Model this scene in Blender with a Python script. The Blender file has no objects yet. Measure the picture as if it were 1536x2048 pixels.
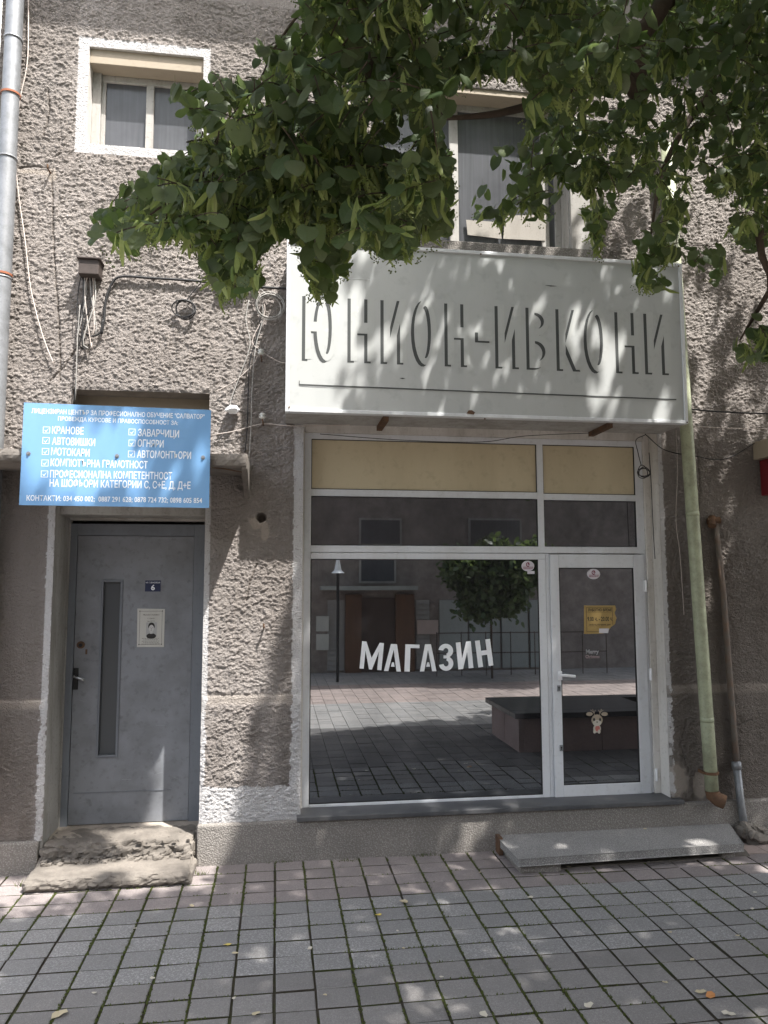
import bpy, math, random
import numpy as np
from mathutils import Matrix, Vector
from mathutils.geometry import tessellate_polygon

S = bpy.context.scene
C = S.collection
random.seed(7)
RNG = np.random.default_rng(7)

# ------------------------------------------------------------------ camera, sky, sun, exposure
D, H = 5.3, 1.85                    # distance of the camera from the house front, eye height
FPX = 1500.0
YAW, PITCH, ROLL = 0.141245565, 0.0954291203, -0.00180185514
def cam_axes():
    cy, sy, cp, sp = math.cos(YAW), math.sin(YAW), math.cos(PITCH), math.sin(PITCH)
    f = np.array([sy*cp, cy*cp, sp]); r = np.array([cy, -sy, 0.0]); u = np.cross(r, f)
    cr, sr = math.cos(ROLL), math.sin(ROLL)
    return cr*r + sr*u, -sr*r + cr*u, f
CR, CU, CF = cam_axes()
cam = bpy.data.cameras.new('camera'); camo = bpy.data.objects.new('camera', cam); C.objects.link(camo)
camo.matrix_world = Matrix(((CR[0], CU[0], -CF[0], 0), (CR[1], CU[1], -CF[1], -D), (CR[2], CU[2], -CF[2], H), (0, 0, 0, 1)))
cam.sensor_fit = 'VERTICAL'; cam.sensor_height = 24; cam.lens = FPX/2048*24
cam.clip_start = 0.05; cam.clip_end = 500
S.camera = camo

SUN = np.array([0.77, -1.0, 2.46])            # towards the sun
SU = SUN/np.linalg.norm(SUN)
w = bpy.data.worlds.new('World'); S.world = w; w.use_nodes = True
nt = w.node_tree; bg = nt.nodes['Background']
sky = nt.nodes.new('ShaderNodeTexSky'); sky.sky_type = 'NISHITA'; sky.sun_disc = False
sky.sun_elevation = math.asin(SU[2]); sky.sun_rotation = math.atan2(SU[0], SU[1])
sky.air_density = 1.4; sky.dust_density = 3.0; sky.ozone_density = 1.0
hz = nt.nodes.new('ShaderNodeMix'); hz.data_type = 'RGBA'; hz.inputs[0].default_value = .55       # summer haze: paler, less blue sky
bw = nt.nodes.new('ShaderNodeRGBToBW'); nt.links.new(sky.outputs[0], bw.inputs[0]); hm = nt.nodes.new('ShaderNodeMix'); hm.data_type = 'RGBA'; hm.blend_type = 'MULTIPLY'; hm.inputs[0].default_value = 1
nt.links.new(bw.outputs[0], hm.inputs[6]); hm.inputs[7].default_value = (1.06, 1.0, .95, 1)
nt.links.new(sky.outputs[0], hz.inputs[6]); nt.links.new(hm.outputs[2], hz.inputs[7]); nt.links.new(hz.outputs[2], bg.inputs[0]); bg.inputs[1].default_value = 0.15
sl = bpy.data.lights.new('sun', 'SUN'); sl.energy = 2.9; sl.angle = math.radians(0.7); sl.color = (1, 0.96, 0.91)
so = bpy.data.objects.new('sun', sl); C.objects.link(so)
so.rotation_euler = Vector(SU).to_track_quat('Z', 'Y').to_euler(); so.location = (8, -10, 25)
S.view_settings.view_transform = 'Standard'; S.view_settings.look = 'None'
S.view_settings.exposure = 2.2; S.view_settings.gamma = 1.0
S.cycles.max_bounces = 8; S.cycles.diffuse_bounces = 4; S.cycles.glossy_bounces = 3; S.cycles.transmission_bounces = 3
S.cycles.sample_clamp_indirect = 4.0

# ------------------------------------------------------------------ helpers
def ray(x, y): return CR*(x-768) + CU*(1024-y) + CF*FPX
def W(x, y, Y=0.0):                 # (X, Z) on the vertical plane at Y
    d = ray(x, y); t = (D+Y)/d[1]; return (float(d[0]*t), float(H+d[2]*t))
def W3(x, y, Y=0.0): a = W(x, y, Y); return (a[0], Y, a[1])
def G(x, y, z=0.0):                 # point on the ground
    d = ray(x, y); t = (z-H)/d[2]; return (float(d[0]*t), float(d[1]*t-D))
def WR(x, y, Yo, g=.15):            # where something seen in the shop glass stands
    d = ray(x, y); t = (D+2*g-Yo)/d[1]; return (float(d[0]*t), float(H+d[2]*t))
def proj(P):
    P = np.atleast_2d(np.asarray(P, float)) - np.array([0, -D, H])
    z = P@CF; zz = np.where(z > .05, z, np.nan)
    return 768+FPX*(P@CR)/zz, 1024-FPX*(P@CU)/zz, z
def lin(r, g, b):
    f = lambda c: ((c/255+.055)/1.055)**2.4 if c > 10 else c/255/12.92
    return (f(r), f(g), f(b))
TAB = RNG.random((256, 256))
def vn(x, y, s=0):
    x = np.asarray(x, float)+s*17.3; y = np.asarray(y, float)+s*9.7
    xi = np.floor(x).astype(int); yi = np.floor(y).astype(int); fx = x-xi; fy = y-yi
    fx = fx*fx*(3-2*fx); fy = fy*fy*(3-2*fy)
    a = TAB[xi & 255, yi & 255]; b = TAB[(xi+1) & 255, yi & 255]; c = TAB[xi & 255, (yi+1) & 255]; d = TAB[(xi+1) & 255, (yi+1) & 255]
    return (a*(1-fx)+b*fx)*(1-fy)+(c*(1-fx)+d*fx)*fy
def rn(x, z, sx, sz, ang, s):      # value noise on a turned lattice
    c, q = math.cos(ang), math.sin(ang); X = x/sx; Z = z/sz; return vn(X*c-Z*q, X*q+Z*c, s)
def sstep(a, b, v): t = np.clip((v-a)/(b-a), 0, 1); return t*t*(3-2*t)
def inpoly(px, py, poly):
    px = np.asarray(px); py = np.asarray(py); r = np.zeros(px.shape, bool); n = len(poly)
    for i in range(n):
        x0, y0 = poly[i]; x1, y1 = poly[(i+1) % n]
        if y0 == y1: continue
        r ^= ((y0 > py) != (y1 > py)) & (px < (x1-x0)*(py-y0)/(y1-y0)+x0)
    return r

def tag(o, label=None, cat=None, group=None, kind=None):
    for k, v in (('label', label), ('category', cat), ('group', group), ('kind', kind)):
        if v: o[k] = v
    return o
def link(name, me, parent=None):
    o = bpy.data.objects.new(name, me); C.objects.link(o)
    if parent:
        o.parent = parent
        m = Matrix.Identity(4); p = parent
        while p: m = Matrix.Translation(p.location) @ m; p = p.parent
        # meshes are in world units: undo the parents' positions
        o.matrix_parent_inverse = m.inverted() if parent.parent is None else Matrix.Identity(4)
        if parent.type == 'MESH' and parent.parent is not None: o.matrix_parent_inverse = Matrix.Identity(4)
    return o
def root(name, loc, label, cat, group=None):
    o = bpy.data.objects.new(name, None); C.objects.link(o); o.location = loc; o.empty_display_size = .1
    return tag(o, label, cat, group)

class MB:
    def __init__(s): s.v = []; s.f = []; s.m = []
    def add(s, vs, fs, m=0):
        b = len(s.v); s.v += [tuple(map(float, v)) for v in vs]; s.f += [tuple(b+i for i in f) for f in fs]; s.m += [m]*len(fs); return s
    def box(s, x0, x1, y0, y1, z0, z1, m=0):
        return s.add([(x0,y0,z0),(x1,y0,z0),(x1,y1,z0),(x0,y1,z0),(x0,y0,z1),(x1,y0,z1),(x1,y1,z1),(x0,y1,z1)],
                     [(0,3,2,1),(4,5,6,7),(0,1,5,4),(1,2,6,5),(2,3,7,6),(3,0,4,7)], m)
    def hexa(s, p, m=0):   # 8 free corners in box order
        return s.add(p, [(0,3,2,1),(4,5,6,7),(0,1,5,4),(1,2,6,5),(2,3,7,6),(3,0,4,7)], m)
    def prism(s, poly, y0, y1, m=0):       # polygon in XZ between y0 (front) and y1
        n = len(poly); vs = [(x, y0, z) for x, z in poly]+[(x, y1, z) for x, z in poly]
        t = tessellate_polygon([[Vector((x, z, 0)) for x, z in poly]])
        fs = [tuple(q) for q in t]+[tuple(n+i for i in reversed(q)) for q in t]+[(i, (i+1) % n, n+(i+1) % n, n+i) for i in range(n)]
        return s.add(vs, fs, m)
    def slab(s, poly, z0, z1, m=0):        # polygon in XY
        n = len(poly); vs = [(x, y, z1) for x, y in poly]+[(x, y, z0) for x, y in poly]
        t = tessellate_polygon([[Vector((x, y, 0)) for x, y in poly]])
        fs = [tuple(q) for q in t]+[tuple(n+i for i in reversed(q)) for q in t]+[(i, (i+1) % n, n+(i+1) % n, n+i) for i in range(n)]
        return s.add(vs, fs, m)
    def tube(s, pts, r, n=8, m=0, caps=True, r1=None):
        pts = [np.array(p, float) for p in pts]; k = len(pts); vs = []; up = np.array([.13, .31, .94])
        for i, p in enumerate(pts):
            t = pts[min(i+1, k-1)]-pts[max(i-1, 0)]; t = t/(np.linalg.norm(t)+1e-9)
            if i == 0:
                a = np.cross(t, up); a = a/(np.linalg.norm(a)+1e-9)
            else:
                a = a-t*(a@t); a = a/(np.linalg.norm(a)+1e-9)
            b = np.cross(t, a)
            rr = r if r1 is None else r+(r1-r)*i/(k-1)
            if isinstance(r, (list, tuple)): rr = r[i]
            for j in range(n):
                q = 2*math.pi*j/n; vs.append(p+rr*(math.cos(q)*a+math.sin(q)*b))
        fs = [(i*n+j, i*n+(j+1) % n, (i+1)*n+(j+1) % n, (i+1)*n+j) for i in range(k-1) for j in range(n)]
        if caps: fs += [tuple(range(n-1, -1, -1)), tuple((k-1)*n+j for j in range(n))]
        return s.add(vs, fs, m)
    def disc(s, cx, cz, rx, rz, y0, y1, n=28, m=0):
        return s.prism([(cx+rx*math.cos(2*math.pi*i/n), cz+rz*math.sin(2*math.pi*i/n)) for i in range(n)], y0, y1, m)
    def ringpart(s, cx, cz, rx, rz, t, a0, a1, y0, y1, n=20, m=0, tz=None):
        tz = tz or t; P = []
        for i in range(n+1):
            a = math.radians(a0+(a1-a0)*i/n); P.append((math.cos(a), math.sin(a)))
        full = abs(a1-a0) >= 359.9
        vs = []; fs = []
        for c, q in P:
            for (x, z) in ((cx+rx*c, cz+rz*q), (cx+(rx-t)*c, cz+(rz-tz)*q)):
                vs += [(x, y0, z), (x, y1, z)]
        for i in range(n):
            a = 4*i; b = 4*(i+1)
            fs += [(a, b, b+2, a+2), (a+1, a+3, b+3, b+1), (a, a+1, b+1, b), (a+2, b+2, b+3, a+3)]
        if not full: fs += [(0, 2, 3, 1), (4*n, 4*n+1, 4*n+3, 4*n+2)]
        return s.add(vs, fs, m)
    def build(s, name, mats, parent=None, bevel=0, smooth=False, seg=2):
        me = bpy.data.meshes.new(name); me.from_pydata(s.v, [], s.f)
        if not isinstance(mats, (list, tuple)): mats = [mats]
        for x in mats: me.materials.append(x)
        me.polygons.foreach_set('material_index', s.m)
        if smooth: me.polygons.foreach_set('use_smooth', [True]*len(s.f))
        me.update(); o = link(name, me, parent)
        if bevel:
            b = o.modifiers.new('bevel', 'BEVEL'); b.width = bevel; b.segments = seg; b.limit_method = 'ANGLE'; b.angle_limit = math.radians(40)
            b.harden_normals = False
        return o

def smooth_path(pts, k=6):
    P = [np.array(p, float) for p in pts]; P = [2*P[0]-P[1]]+P+[2*P[-1]-P[-2]]; out = []
    for i in range(1, len(P)-2):
        a, b, c, d = P[i-1:i+3]
        for j in range(k):
            t = j/k; out.append(.5*((2*b)+(-a+c)*t+(2*a-5*b+4*c-d)*t*t+(-a+3*b-3*c+d)*t**3))
    out.append(P[-2]); return out

# ------------------------------------------------------------------ materials
class N:
    def __init__(s, name):
        s.m = bpy.data.materials.new(name); s.m.use_nodes = True; s.t = s.m.node_tree; s.b = s.t.nodes['Principled BSDF']
        s.co = None
    def n(s, ty, **k):
        x = s.t.nodes.new(ty)
        for a, v in k.items(): setattr(x, a, v)
        return x
    def l(s, a, b): s.t.links.new(a, b)
    def pos(s, scale=(1, 1, 1), obj=False):
        c = s.n('ShaderNodeTexCoord').outputs['Object'] if obj else s.n('ShaderNodeNewGeometry').outputs['Position']
        m = s.n('ShaderNodeMapping'); m.inputs['Scale'].default_value = scale; s.l(c, m.inputs[0]); return m.outputs[0]
    def noise(s, sc, det=3, rough=.55, scale=(1, 1, 1), dist=0):
        x = s.n('ShaderNodeTexNoise'); x.inputs['Scale'].default_value = sc; x.inputs['Detail'].default_value = det
        x.inputs['Roughness'].default_value = rough; x.inputs['Distortion'].default_value = dist
        s.l(s.pos(scale), x.inputs['Vector']); return x.outputs[0]
    def voro(s, sc, scale=(1, 1, 1), feat='F1', out='Distance'):
        x = s.n('ShaderNodeTexVoronoi', feature=feat); x.inputs['Scale'].default_value = sc; s.l(s.pos(scale), x.inputs['Vector']); return x.outputs[out]
    def ramp(s, fac, stops):
        x = s.n('ShaderNodeValToRGB'); e = x.color_ramp.elements
        while len(e) < len(stops): e.new(.5)
        for i, (p, c) in enumerate(stops): e[i].position = p; e[i].color = (*c, 1) if len(c) == 3 else c
        s.l(fac, x.inputs[0]); return x.outputs[0]
    def mix(s, fac, a, b, bt='MIX'):
        x = s.n('ShaderNodeMix', data_type='RGBA', blend_type=bt)
        for v, i in ((fac, 0), (a, 6), (b, 7)):
            if hasattr(v, 'is_linked'): s.l(v, x.inputs[i])
            elif i == 0: x.inputs[0].default_value = v
            else: x.inputs[i].default_value = (*v, 1)
        return x.outputs[2]
    def math(s, op, a, b=0, clamp=False):
        x = s.n('ShaderNodeMath', operation=op, use_clamp=clamp)
        for i, v in enumerate((a, b)):
            if hasattr(v, 'is_linked'): s.l(v, x.inputs[i])
            else: x.inputs[i].default_value = v
        return x.outputs[0]
    def mask(s, fac, lo, hi): return s.ramp(fac, [(lo, (0, 0, 0)), (hi, (1, 1, 1))])
    def col(s, c):
        if hasattr(c, 'is_linked'): s.l(c, s.b.inputs['Base Color'])
        else: s.b.inputs['Base Color'].default_value = (*c, 1)
        return s
    def bump(s, h, st=.5, d=.01):
        x = s.n('ShaderNodeBump'); x.inputs['Strength'].default_value = st; x.inputs['Distance'].default_value = d
        s.l(h, x.inputs['Height']); s.l(x.outputs[0], s.b.inputs['Normal']); return s
    def set(s, rough=.8, metal=0, spec=.5):
        if hasattr(rough, 'is_linked'): s.l(rough, s.b.inputs['Roughness'])
        else: s.b.inputs['Roughness'].default_value = rough
        s.b.inputs['Metallic'].default_value = metal; s.b.inputs['Specular IOR Level'].default_value = spec; return s

def worn(name, base, dirt, amt=.35, sc=6, rough=.6, spec=.4, metal=0, streak=True, bumps=.15, bd=.002):
    m = N(name); a = m.noise(sc, 5, .65, (1, 1, .25 if streak else 1)); b = m.noise(sc*7, 4, .6)
    f = m.math('MULTIPLY', m.mask(a, .42, .75), amt*1.2); f2 = m.math('MULTIPLY', m.mask(b, .55, .8), amt*.8)
    c = m.mix(f, base, dirt); c = m.mix(f2, c, tuple(x*.6 for x in dirt)); m.col(c)
    m.bump(b, bumps, bd).set(rough, metal, spec); return m.m
def plain(name, c, rough=.6, metal=0, spec=.4):
    m = N(name); m.col(c).set(rough, metal, spec); return m.m

def mat_plaster():
    m = N('roughcast_plaster')
    at = m.n('ShaderNodeAttribute', attribute_name='paint').outputs['Fac']
    big = m.noise(.8, 4, .6); mid = m.noise(5, 4, .6, (1, 1, .5)); fine = m.noise(120, 3, .6)
    c = m.ramp(big, [(.3, (.27, .243, .225)), (.7, (.355, .325, .305))])
    c = m.mix(m.math('MULTIPLY', m.mask(mid, .5, .75), .35), c, (.19, .165, .145))
    c = m.mix(m.math('MULTIPLY', m.mask(fine, .5, .8), .35), c, (.15, .13, .115))
    c = m.mix(m.math('MULTIPLY', m.mask(m.noise(7, 5, .65, (1, 1, .12)), .52, .74), .35), c, (.16, .14, .125))
    wall_dark = m.n('ShaderNodeAttribute', attribute_name='wall_dark').outputs['Fac']
    c = m.mix(m.math('MULTIPLY', wall_dark, .72), c, (.098, .082, .068))
    cem = m.n('ShaderNodeAttribute', attribute_name='cement').outputs['Fac']
    c = m.mix(m.math('MULTIPLY', cem, .6), c, (.40, .35, .30))
    pf = m.math('SUBTRACT', at, m.math('MULTIPLY', m.mask(m.noise(38, 4, .6), .60, .68), .55), True)
    pc = m.mix(m.math('MULTIPLY', m.mask(m.noise(9, 4, .6, (1, 1, .4)), .5, .75), .35), (.54, .53, .53), (.34, .32, .29))
    c = m.mix(pf, c, pc); m.col(c)
    h = m.math('ADD', m.noise(150, 3, .6), m.math('MULTIPLY', m.noise(75, 3, .6), 1.6))
    m.bump(h, 1.0, .009).set(.95, 0, .15); return m.m
def mat_aggregate(name, dark=(.175, .162, .148), light=(.33, .31, .285), sc=95):
    m = N(name); v = m.voro(sc); n = m.noise(3, 4, .6); n2 = m.noise(60, 3, .6)
    c = m.ramp(v, [(.12, light), (.5, dark)])
    c = m.mix(m.math('MULTIPLY', m.mask(n2, .45, .7), .5), c, tuple(x*1.3 for x in dark))
    c = m.mix(m.math('MULTIPLY', m.mask(n, .45, .75), .35), c, tuple(x*.7 for x in dark))
    m.col(c).bump(m.math('SUBTRACT', 1, v), .6, .006).set(.9, 0, .2); return m.m
def mat_concrete(name, a=(.36, .32, .275), b=(.2, .175, .15), cracks=True):
    m = N(name); n = m.noise(5, 6, .65); f = m.noise(70, 4, .65)
    c = m.ramp(n, [(.3, b), (.65, a)]); c = m.mix(m.math('MULTIPLY', m.mask(f, .5, .75), .4), c, tuple(x*.6 for x in b))
    h = m.math('ADD', n, m.math('MULTIPLY', f, .4)); m.col(c).bump(h, .6, .012).set(.92, 0, .2); return m.m
def mat_paver(name, a, b, sp=.5, obj=True):
    m = N(name); oi = m.n('ShaderNodeObjectInfo').outputs['Random'] if obj else m.n('ShaderNodeAttribute', attribute_name='tint').outputs['Fac']
    v = m.noise(80, 3, .85); n = m.noise(2.2, 4, .6); k = m.noise(16, 4, .65)
    c = m.mix(oi, a, b)
    c = m.mix(m.math('MULTIPLY', m.mask(v, .52, .66), sp), c, tuple(min(1, x*2.0+.04) for x in a))
    c = m.mix(m.math('MULTIPLY', m.mask(v, .47, .33), sp*.8), c, tuple(x*.35 for x in a))
    c = m.mix(m.math('MULTIPLY', m.mask(n, .45, .7), .35), c, tuple(x*.62 for x in a))
    c = m.mix(m.math('MULTIPLY', m.mask(k, .58, .75), .3), c, (.13, .12, .09))
    c = m.mix(m.math('MULTIPLY', m.mask(m.noise(7, 5, .7), .56, .70), .45), c, tuple(x*.55 for x in a))
    m.col(c).bump(m.math('ADD', v, k), .8, .004).set(.85, 0, .25); return m.m
def mat_glass(name, dark=(.012, .012, .014), refl=.30):
    m = N(name); t = m.t; d = m.b; m.col(dark).set(.4, 0, .1)
    g = m.n('ShaderNodeBsdfGlossy'); g.inputs['Roughness'].default_value = .012; g.inputs['Color'].default_value = (.80, .85, .90, 1)
    lw = m.n('ShaderNodeFresnel'); lw.inputs['IOR'].default_value = 1.5
    dirt = m.math('MULTIPLY', m.mask(m.noise(3, 5, .65, (1, 1, .4)), .4, .8), .10)
    f = m.math('SUBTRACT', m.math('ADD', lw.outputs[0], refl, True), dirt, True)
    b = m.n('ShaderNodeBump'); b.inputs['Strength'].default_value = .03; b.inputs['Distance'].default_value = .01; m.l(m.noise(1.6, 1, .4), b.inputs['Height'])
    m.l(b.outputs[0], g.inputs['Normal'])
    mx = m.n('ShaderNodeMixShader'); m.l(f, mx.inputs[0]); m.l(d.outputs[0], mx.inputs[1]); m.l(g.outputs[0], mx.inputs[2])
    m.l(mx.outputs[0], t.nodes['Material Output'].inputs['Surface']); return m.m
def mat_leaf(name, a, b, trans=.4, attr=None):
    m = N(name)
    r = m.n('ShaderNodeAttribute', attribute_name='tint').outputs['Fac'] if attr else m.n('ShaderNodeObjectInfo').outputs['Random']
    c = m.mix(r, a, b); c = m.mix(m.math('MULTIPLY', m.mask(m.noise(45, 3, .6), .5, .75), .3), c, tuple(x*.6 for x in a))
    m.col(c).set(.45, 0, .35)
    tr = m.n('ShaderNodeBsdfTranslucent'); c2 = m.mix(.5, c, (.22, .32, .06)); m.l(c2, tr.inputs[0])
    mx = m.n('ShaderNodeMixShader'); mx.inputs[0].default_value = trans
    m.l(m.b.outputs[0], mx.inputs[1]); m.l(tr.outputs[0], mx.inputs[2]); m.l(mx.outputs[0], m.t.nodes['Material Output'].inputs['Surface']); return m.m

PLASTER = mat_plaster()
AGG = mat_aggregate('aggregate_plinth'); AGG2 = mat_aggregate('terrazzo_slab', (.19, .185, .18), (.42, .41, .39), 130)
CONC = mat_concrete('weathered_concrete'); CONC2 = mat_concrete('step_concrete', (.195, .175, .152), (.095, .085, .075))
CEMP = mat_concrete('canopy_concrete', (.21, .19, .17), (.11, .10, .09))
WFRAME = worn('white_frame', (.62, .64, .67), (.42, .41, .40), .35, 5, .35, .5)
WPAINT = worn('chalky_white_paint', (.58, .56, .53), (.30, .27, .23), .6, 5, .8, .3, bumps=.5, bd=.004)
WPAINT2 = worn('old_cream_paint', (.36, .35, .33), (.19, .175, .155), .75, 6, .7, .3, bumps=.4)
BEIGE = worn('beige_board', (.52, .45, .31), (.30, .24, .15), .35, 2.2, .6, .4)
BEIGE2 = worn('beige_shutter_box', (.33, .28, .215), (.26, .22, .17), .4, 3, .7, .3)
GLASS = mat_glass('tinted_glass'); GLASS2 = mat_glass('transom_glass', (.030, .027, .030), .17)
def mat_curtain():
    m = N('curtained_glass'); f = m.noise(1, 3, .6, (42, 42, 1.2)); g = m.noise(3, 4, .6)
    c = m.mix(m.mask(f, .3, .75), (.07, .073, .08), (.105, .108, .118)); c = m.mix(m.math('MULTIPLY', m.mask(g, .4, .7), .5), c, (.04, .04, .045)); m.col(c).set(.18, 0, .5); return m.m
NETG = mat_curtain()
BLACK = plain('black_gasket', (.012, .012, .012), .6)
DOORM = worn('grey_door_paint', (.205, .216, .234), (.12, .125, .133), .75, 3.2, .42, .45, streak=False, bumps=.12)
DOORF = worn('grey_door_frame', (.155, .17, .19), (.09, .095, .11), .5, 4, .45, .4)
RIB = plain('reeded_glass', (.055, .062, .068), .35, 0, .5)
STONE = worn('dark_stone_sill', (.055, .057, .062), (.14, .135, .13), .5, 5, .45, .5)
ALU = worn('aluminium_trim', (.62, .64, .66), (.35, .35, .35), .3, 5, .4, .5)
SIGNW = worn('sign_face', (.43, .445, .44), (.31, .325, .325), .38, 1.6, .5, .35, bumps=.06)
SIGNL = worn('sign_letter_face', (.445, .46, .45), (.33, .345, .34), .3, 3, .5, .35)
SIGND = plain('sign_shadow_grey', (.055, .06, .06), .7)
BLUE = worn('blue_sign_face', (.155, .325, .57), (.23, .41, .62), .4, 1.4, .5, .35, bumps=.03)
WHITE = plain('white_print', (.80, .82, .84), .5)
GALV = worn('galvanised_pipe', (.24, .25, .265), (.13, .135, .14), .6, 12, .5, .5, .35, streak=False)
GREENP = worn('pale_green_pipe', (.335, .36, .245), (.12, .115, .08), .55, 9, .5, .4, streak=False)
RUSTY = worn('rusty_iron', (.13, .075, .045), (.05, .04, .035), .7, 14, .9, .2, streak=False, bumps=.6)
OLDP = worn('grey_brown_pipe', (.135, .12, .105), (.16, .08, .045), .55, 14, .8, .3, streak=False, bumps=.5)
RUSTC = plain('orange_clamp', (.28, .10, .05), .8)
CABLE = plain('black_cable', (.018, .018, .019), .6); CABLEG = plain('grey_cable', (.35, .34, .32), .7); CABLEP = plain('pale_cable', (.50, .44, .40), .7)
BROWNB = worn('brown_box', (.06, .045, .04), (.03, .025, .02), .5, 9, .6)
PORC = plain('porcelain', (.62, .62, .58), .3, 0, .5)
GOLD = worn('gold_notice', (.36, .25, .09), (.22, .15, .05), .4, 12, .5, .4, streak=False)
INK = plain('black_print', (.02, .018, .016), .6); NAVY = plain('navy_plate', (.012, .02, .06), .4); PAPER = worn('notice_paper', (.52, .51, .47), (.40, .38, .33), .3, 12, .7, .3)
STICK = plain('sticker_white', (.58, .56, .60), .5); MAROON = plain('maroon_print', (.18, .02, .05), .5)
REDP = worn('red_panel', (.16, .015, .02), (.12, .012, .015), .4, 6, .5)
CHROME = plain('worn_metal', (.45, .46, .47), .3, .9)
HANDLEW = plain('white_handle', (.75, .76, .78), .3)
P_PINK = mat_paver('pink_paver', (.280, .246, .237), (.215, .190, .185), .6); P_LIGHT = mat_paver('speckled_paver', (.34, .332, .325), (.235, .230, .226), .9)
P_DARK = mat_paver('grey_paver', (.255, .243, .234), (.185, .177, .171), .6)
PJ_PINK = mat_paver('pink_paving', (.36, .29, .26), (.28, .23, .21), .2, False); PJ_LIGHT = mat_paver('light_paving', (.35, .33, .31), (.27, .26, .25), .4, False)
PJ_DARK = mat_paver('grey_paving', (.165, .155, .148), (.112, .106, .101), .4, False)
BARK = mat_concrete('bark', (.10, .075, .058), (.045, .035, .028))
LEAF_O = mat_leaf('leaf_green', (.058, .098, .038), (.135, .165, .092), .42); LEAF_A = mat_leaf('leaf_green_mass', (.052, .092, .036), (.130, .160, .088), .42, True)
BRACT = mat_leaf('bract_green', (.24, .30, .09), (.40, .46, .18), .45, True); FRUIT = plain('green_fruit', (.10, .13, .04), .6)

# ------------------------------------------------------------------ ground: pavement with single pavers
PW = .187; PL = .163; JX, JY = .0120, .0100; X0 = .009; Y0 = -.68
pav = MB(); pav.add([(-30, -30, -.010), (30, -30, -.010), (30, 12, -.010), (-30, 12, -.010)], [(0, 1, 2, 3)])
mj = N('joint_soil'); jn = mj.noise(3.0, 4, .65); jf = mj.noise(60, 3, .6)
mj.col(mj.mix(mj.mask(jn, .47, .62), mj.mix(jf, (.035, .031, .024), (.075, .065, .05)), mj.mix(jf, (.03, .036, .014), (.065, .075, .026)))).bump(jf, .8, .006).set(.95, 0, .1)
pavement = pav.build('pavement', mj.m); tag(pavement, 'paved ground in front of the building', kind='structure'); del pavement['label']
def band(j):
    yc = Y0+PL*(j+.5)
    if yc > -.68: return 0
    if yc > -1.495: return 1
    if yc > -4.2: return 2
    if yc > -6.2: return 1
    if yc > -8.3: return 0
    return 1
def paver_mesh(name, seed, mat):
    r = random.Random(seed); a = PW/2-JX/2; b = PL/2-JY/2; q = .006; z = 0.0
    j = lambda: r.uniform(-.0018, .0018)
    o = [(-a+j(), -b+j()), (a+j(), -b+j()), (a+j(), b+j()), (-a+j(), b+j())]
    vs = [(x, y, -.02) for x, y in o]+[(x, y, z-q*.45) for x, y in o]+[(x*(1-q/abs(x)*1.0), y*(1-q/abs(y)*1.0), z+r.uniform(-.0006, .0006)) for x, y in o]
    fs = [(i, (i+1) % 4, 4+(i+1) % 4, 4+i) for i in range(4)]+[(4+i, 4+(i+1) % 4, 8+(i+1) % 4, 8+i) for i in range(4)]+[(8, 9, 10, 11)]
    me = bpy.data.meshes.new(name); me.from_pydata(vs, [], fs); me.materials.append(mat); me.materials.append(mj.m); me.polygons.foreach_set('material_index', [1]*4+[0]*5); me.update(); return me
PM = [[paver_mesh('paver', 10*k+i, m) for i in range(4)] for k, m in enumerate((P_PINK, P_LIGHT, P_DARK))]
cells = []
for i in range(-50, 70):
    for j in range(-70, 6):
        x = X0+PW*(i+.5); y = Y0+PL*(j+.5)
        if y > .03 or y < -11.5 or x < -7 or x > 9: continue
        cells.append((i, j, x, y))
cx = np.array([c[2] for c in cells]); cy = np.array([c[3] for c in cells])
px, py, pz = proj(np.stack([cx, cy, 0*cx], 1))
vis = (px > -55) & (px < 1591) & (py < 2095) & (pz > .3) & ~((cx > -1.5) & (cx < -.55) & (cy > -.25)) 
order = np.where(vis)[0]; order = order[np.argsort(pz[order])][:298]; chosen = set(order.tolist())
sv = []; sf = []; sm = []; st = []
for k, (i, j, x, y) in enumerate(cells):
    bnd = band(j); r = random.Random(i*991+j*37)
    dz = r.uniform(-.0022, .0022); tx, ty = r.uniform(-.008, .008), r.uniform(-.010, .010)
    if k in chosen:
        o = bpy.data.objects.new('paver', PM[bnd][r.randrange(4)]); C.objects.link(o); o.parent = pavement
        o.location = (x+r.uniform(-.0015, .0015), y+r.uniform(-.0015, .0015), dz); o.rotation_euler = (tx, ty, r.uniform(-.012, .012))
    else:
        a = PW/2-.003; b = PL/2-.0025; n = len(sv)
        sv += [(x-a, y-b, dz), (x+a, y-b, dz), (x+a, y+b, dz), (x-a, y+b, dz), (x-a, y-b, -.02), (x+a, y-b, -.02), (x+a, y+b, -.02), (x-a, y+b, -.02)]
        sf += [(n, n+1, n+2, n+3), (n, n+4, n+5, n+1), (n+1, n+5, n+6, n+2), (n+2, n+6, n+7, n+3), (n+3, n+7, n+4, n)]; sm += [bnd]*5; st += [r.random()]*8
me = bpy.data.meshes.new('far_pavers'); me.from_pydata(sv, [], sf)
for m in (PJ_PINK, PJ_LIGHT, PJ_DARK): me.materials.append(m)
me.polygons.foreach_set('material_index', sm)
a = me.attributes.new('tint', 'FLOAT', 'POINT'); a.data.foreach_set('value', st); me.update()
o = bpy.data.objects.new('far_pavers', me); C.objects.link(o); o.parent = pavement; o['kind'] = 'stuff'
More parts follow.
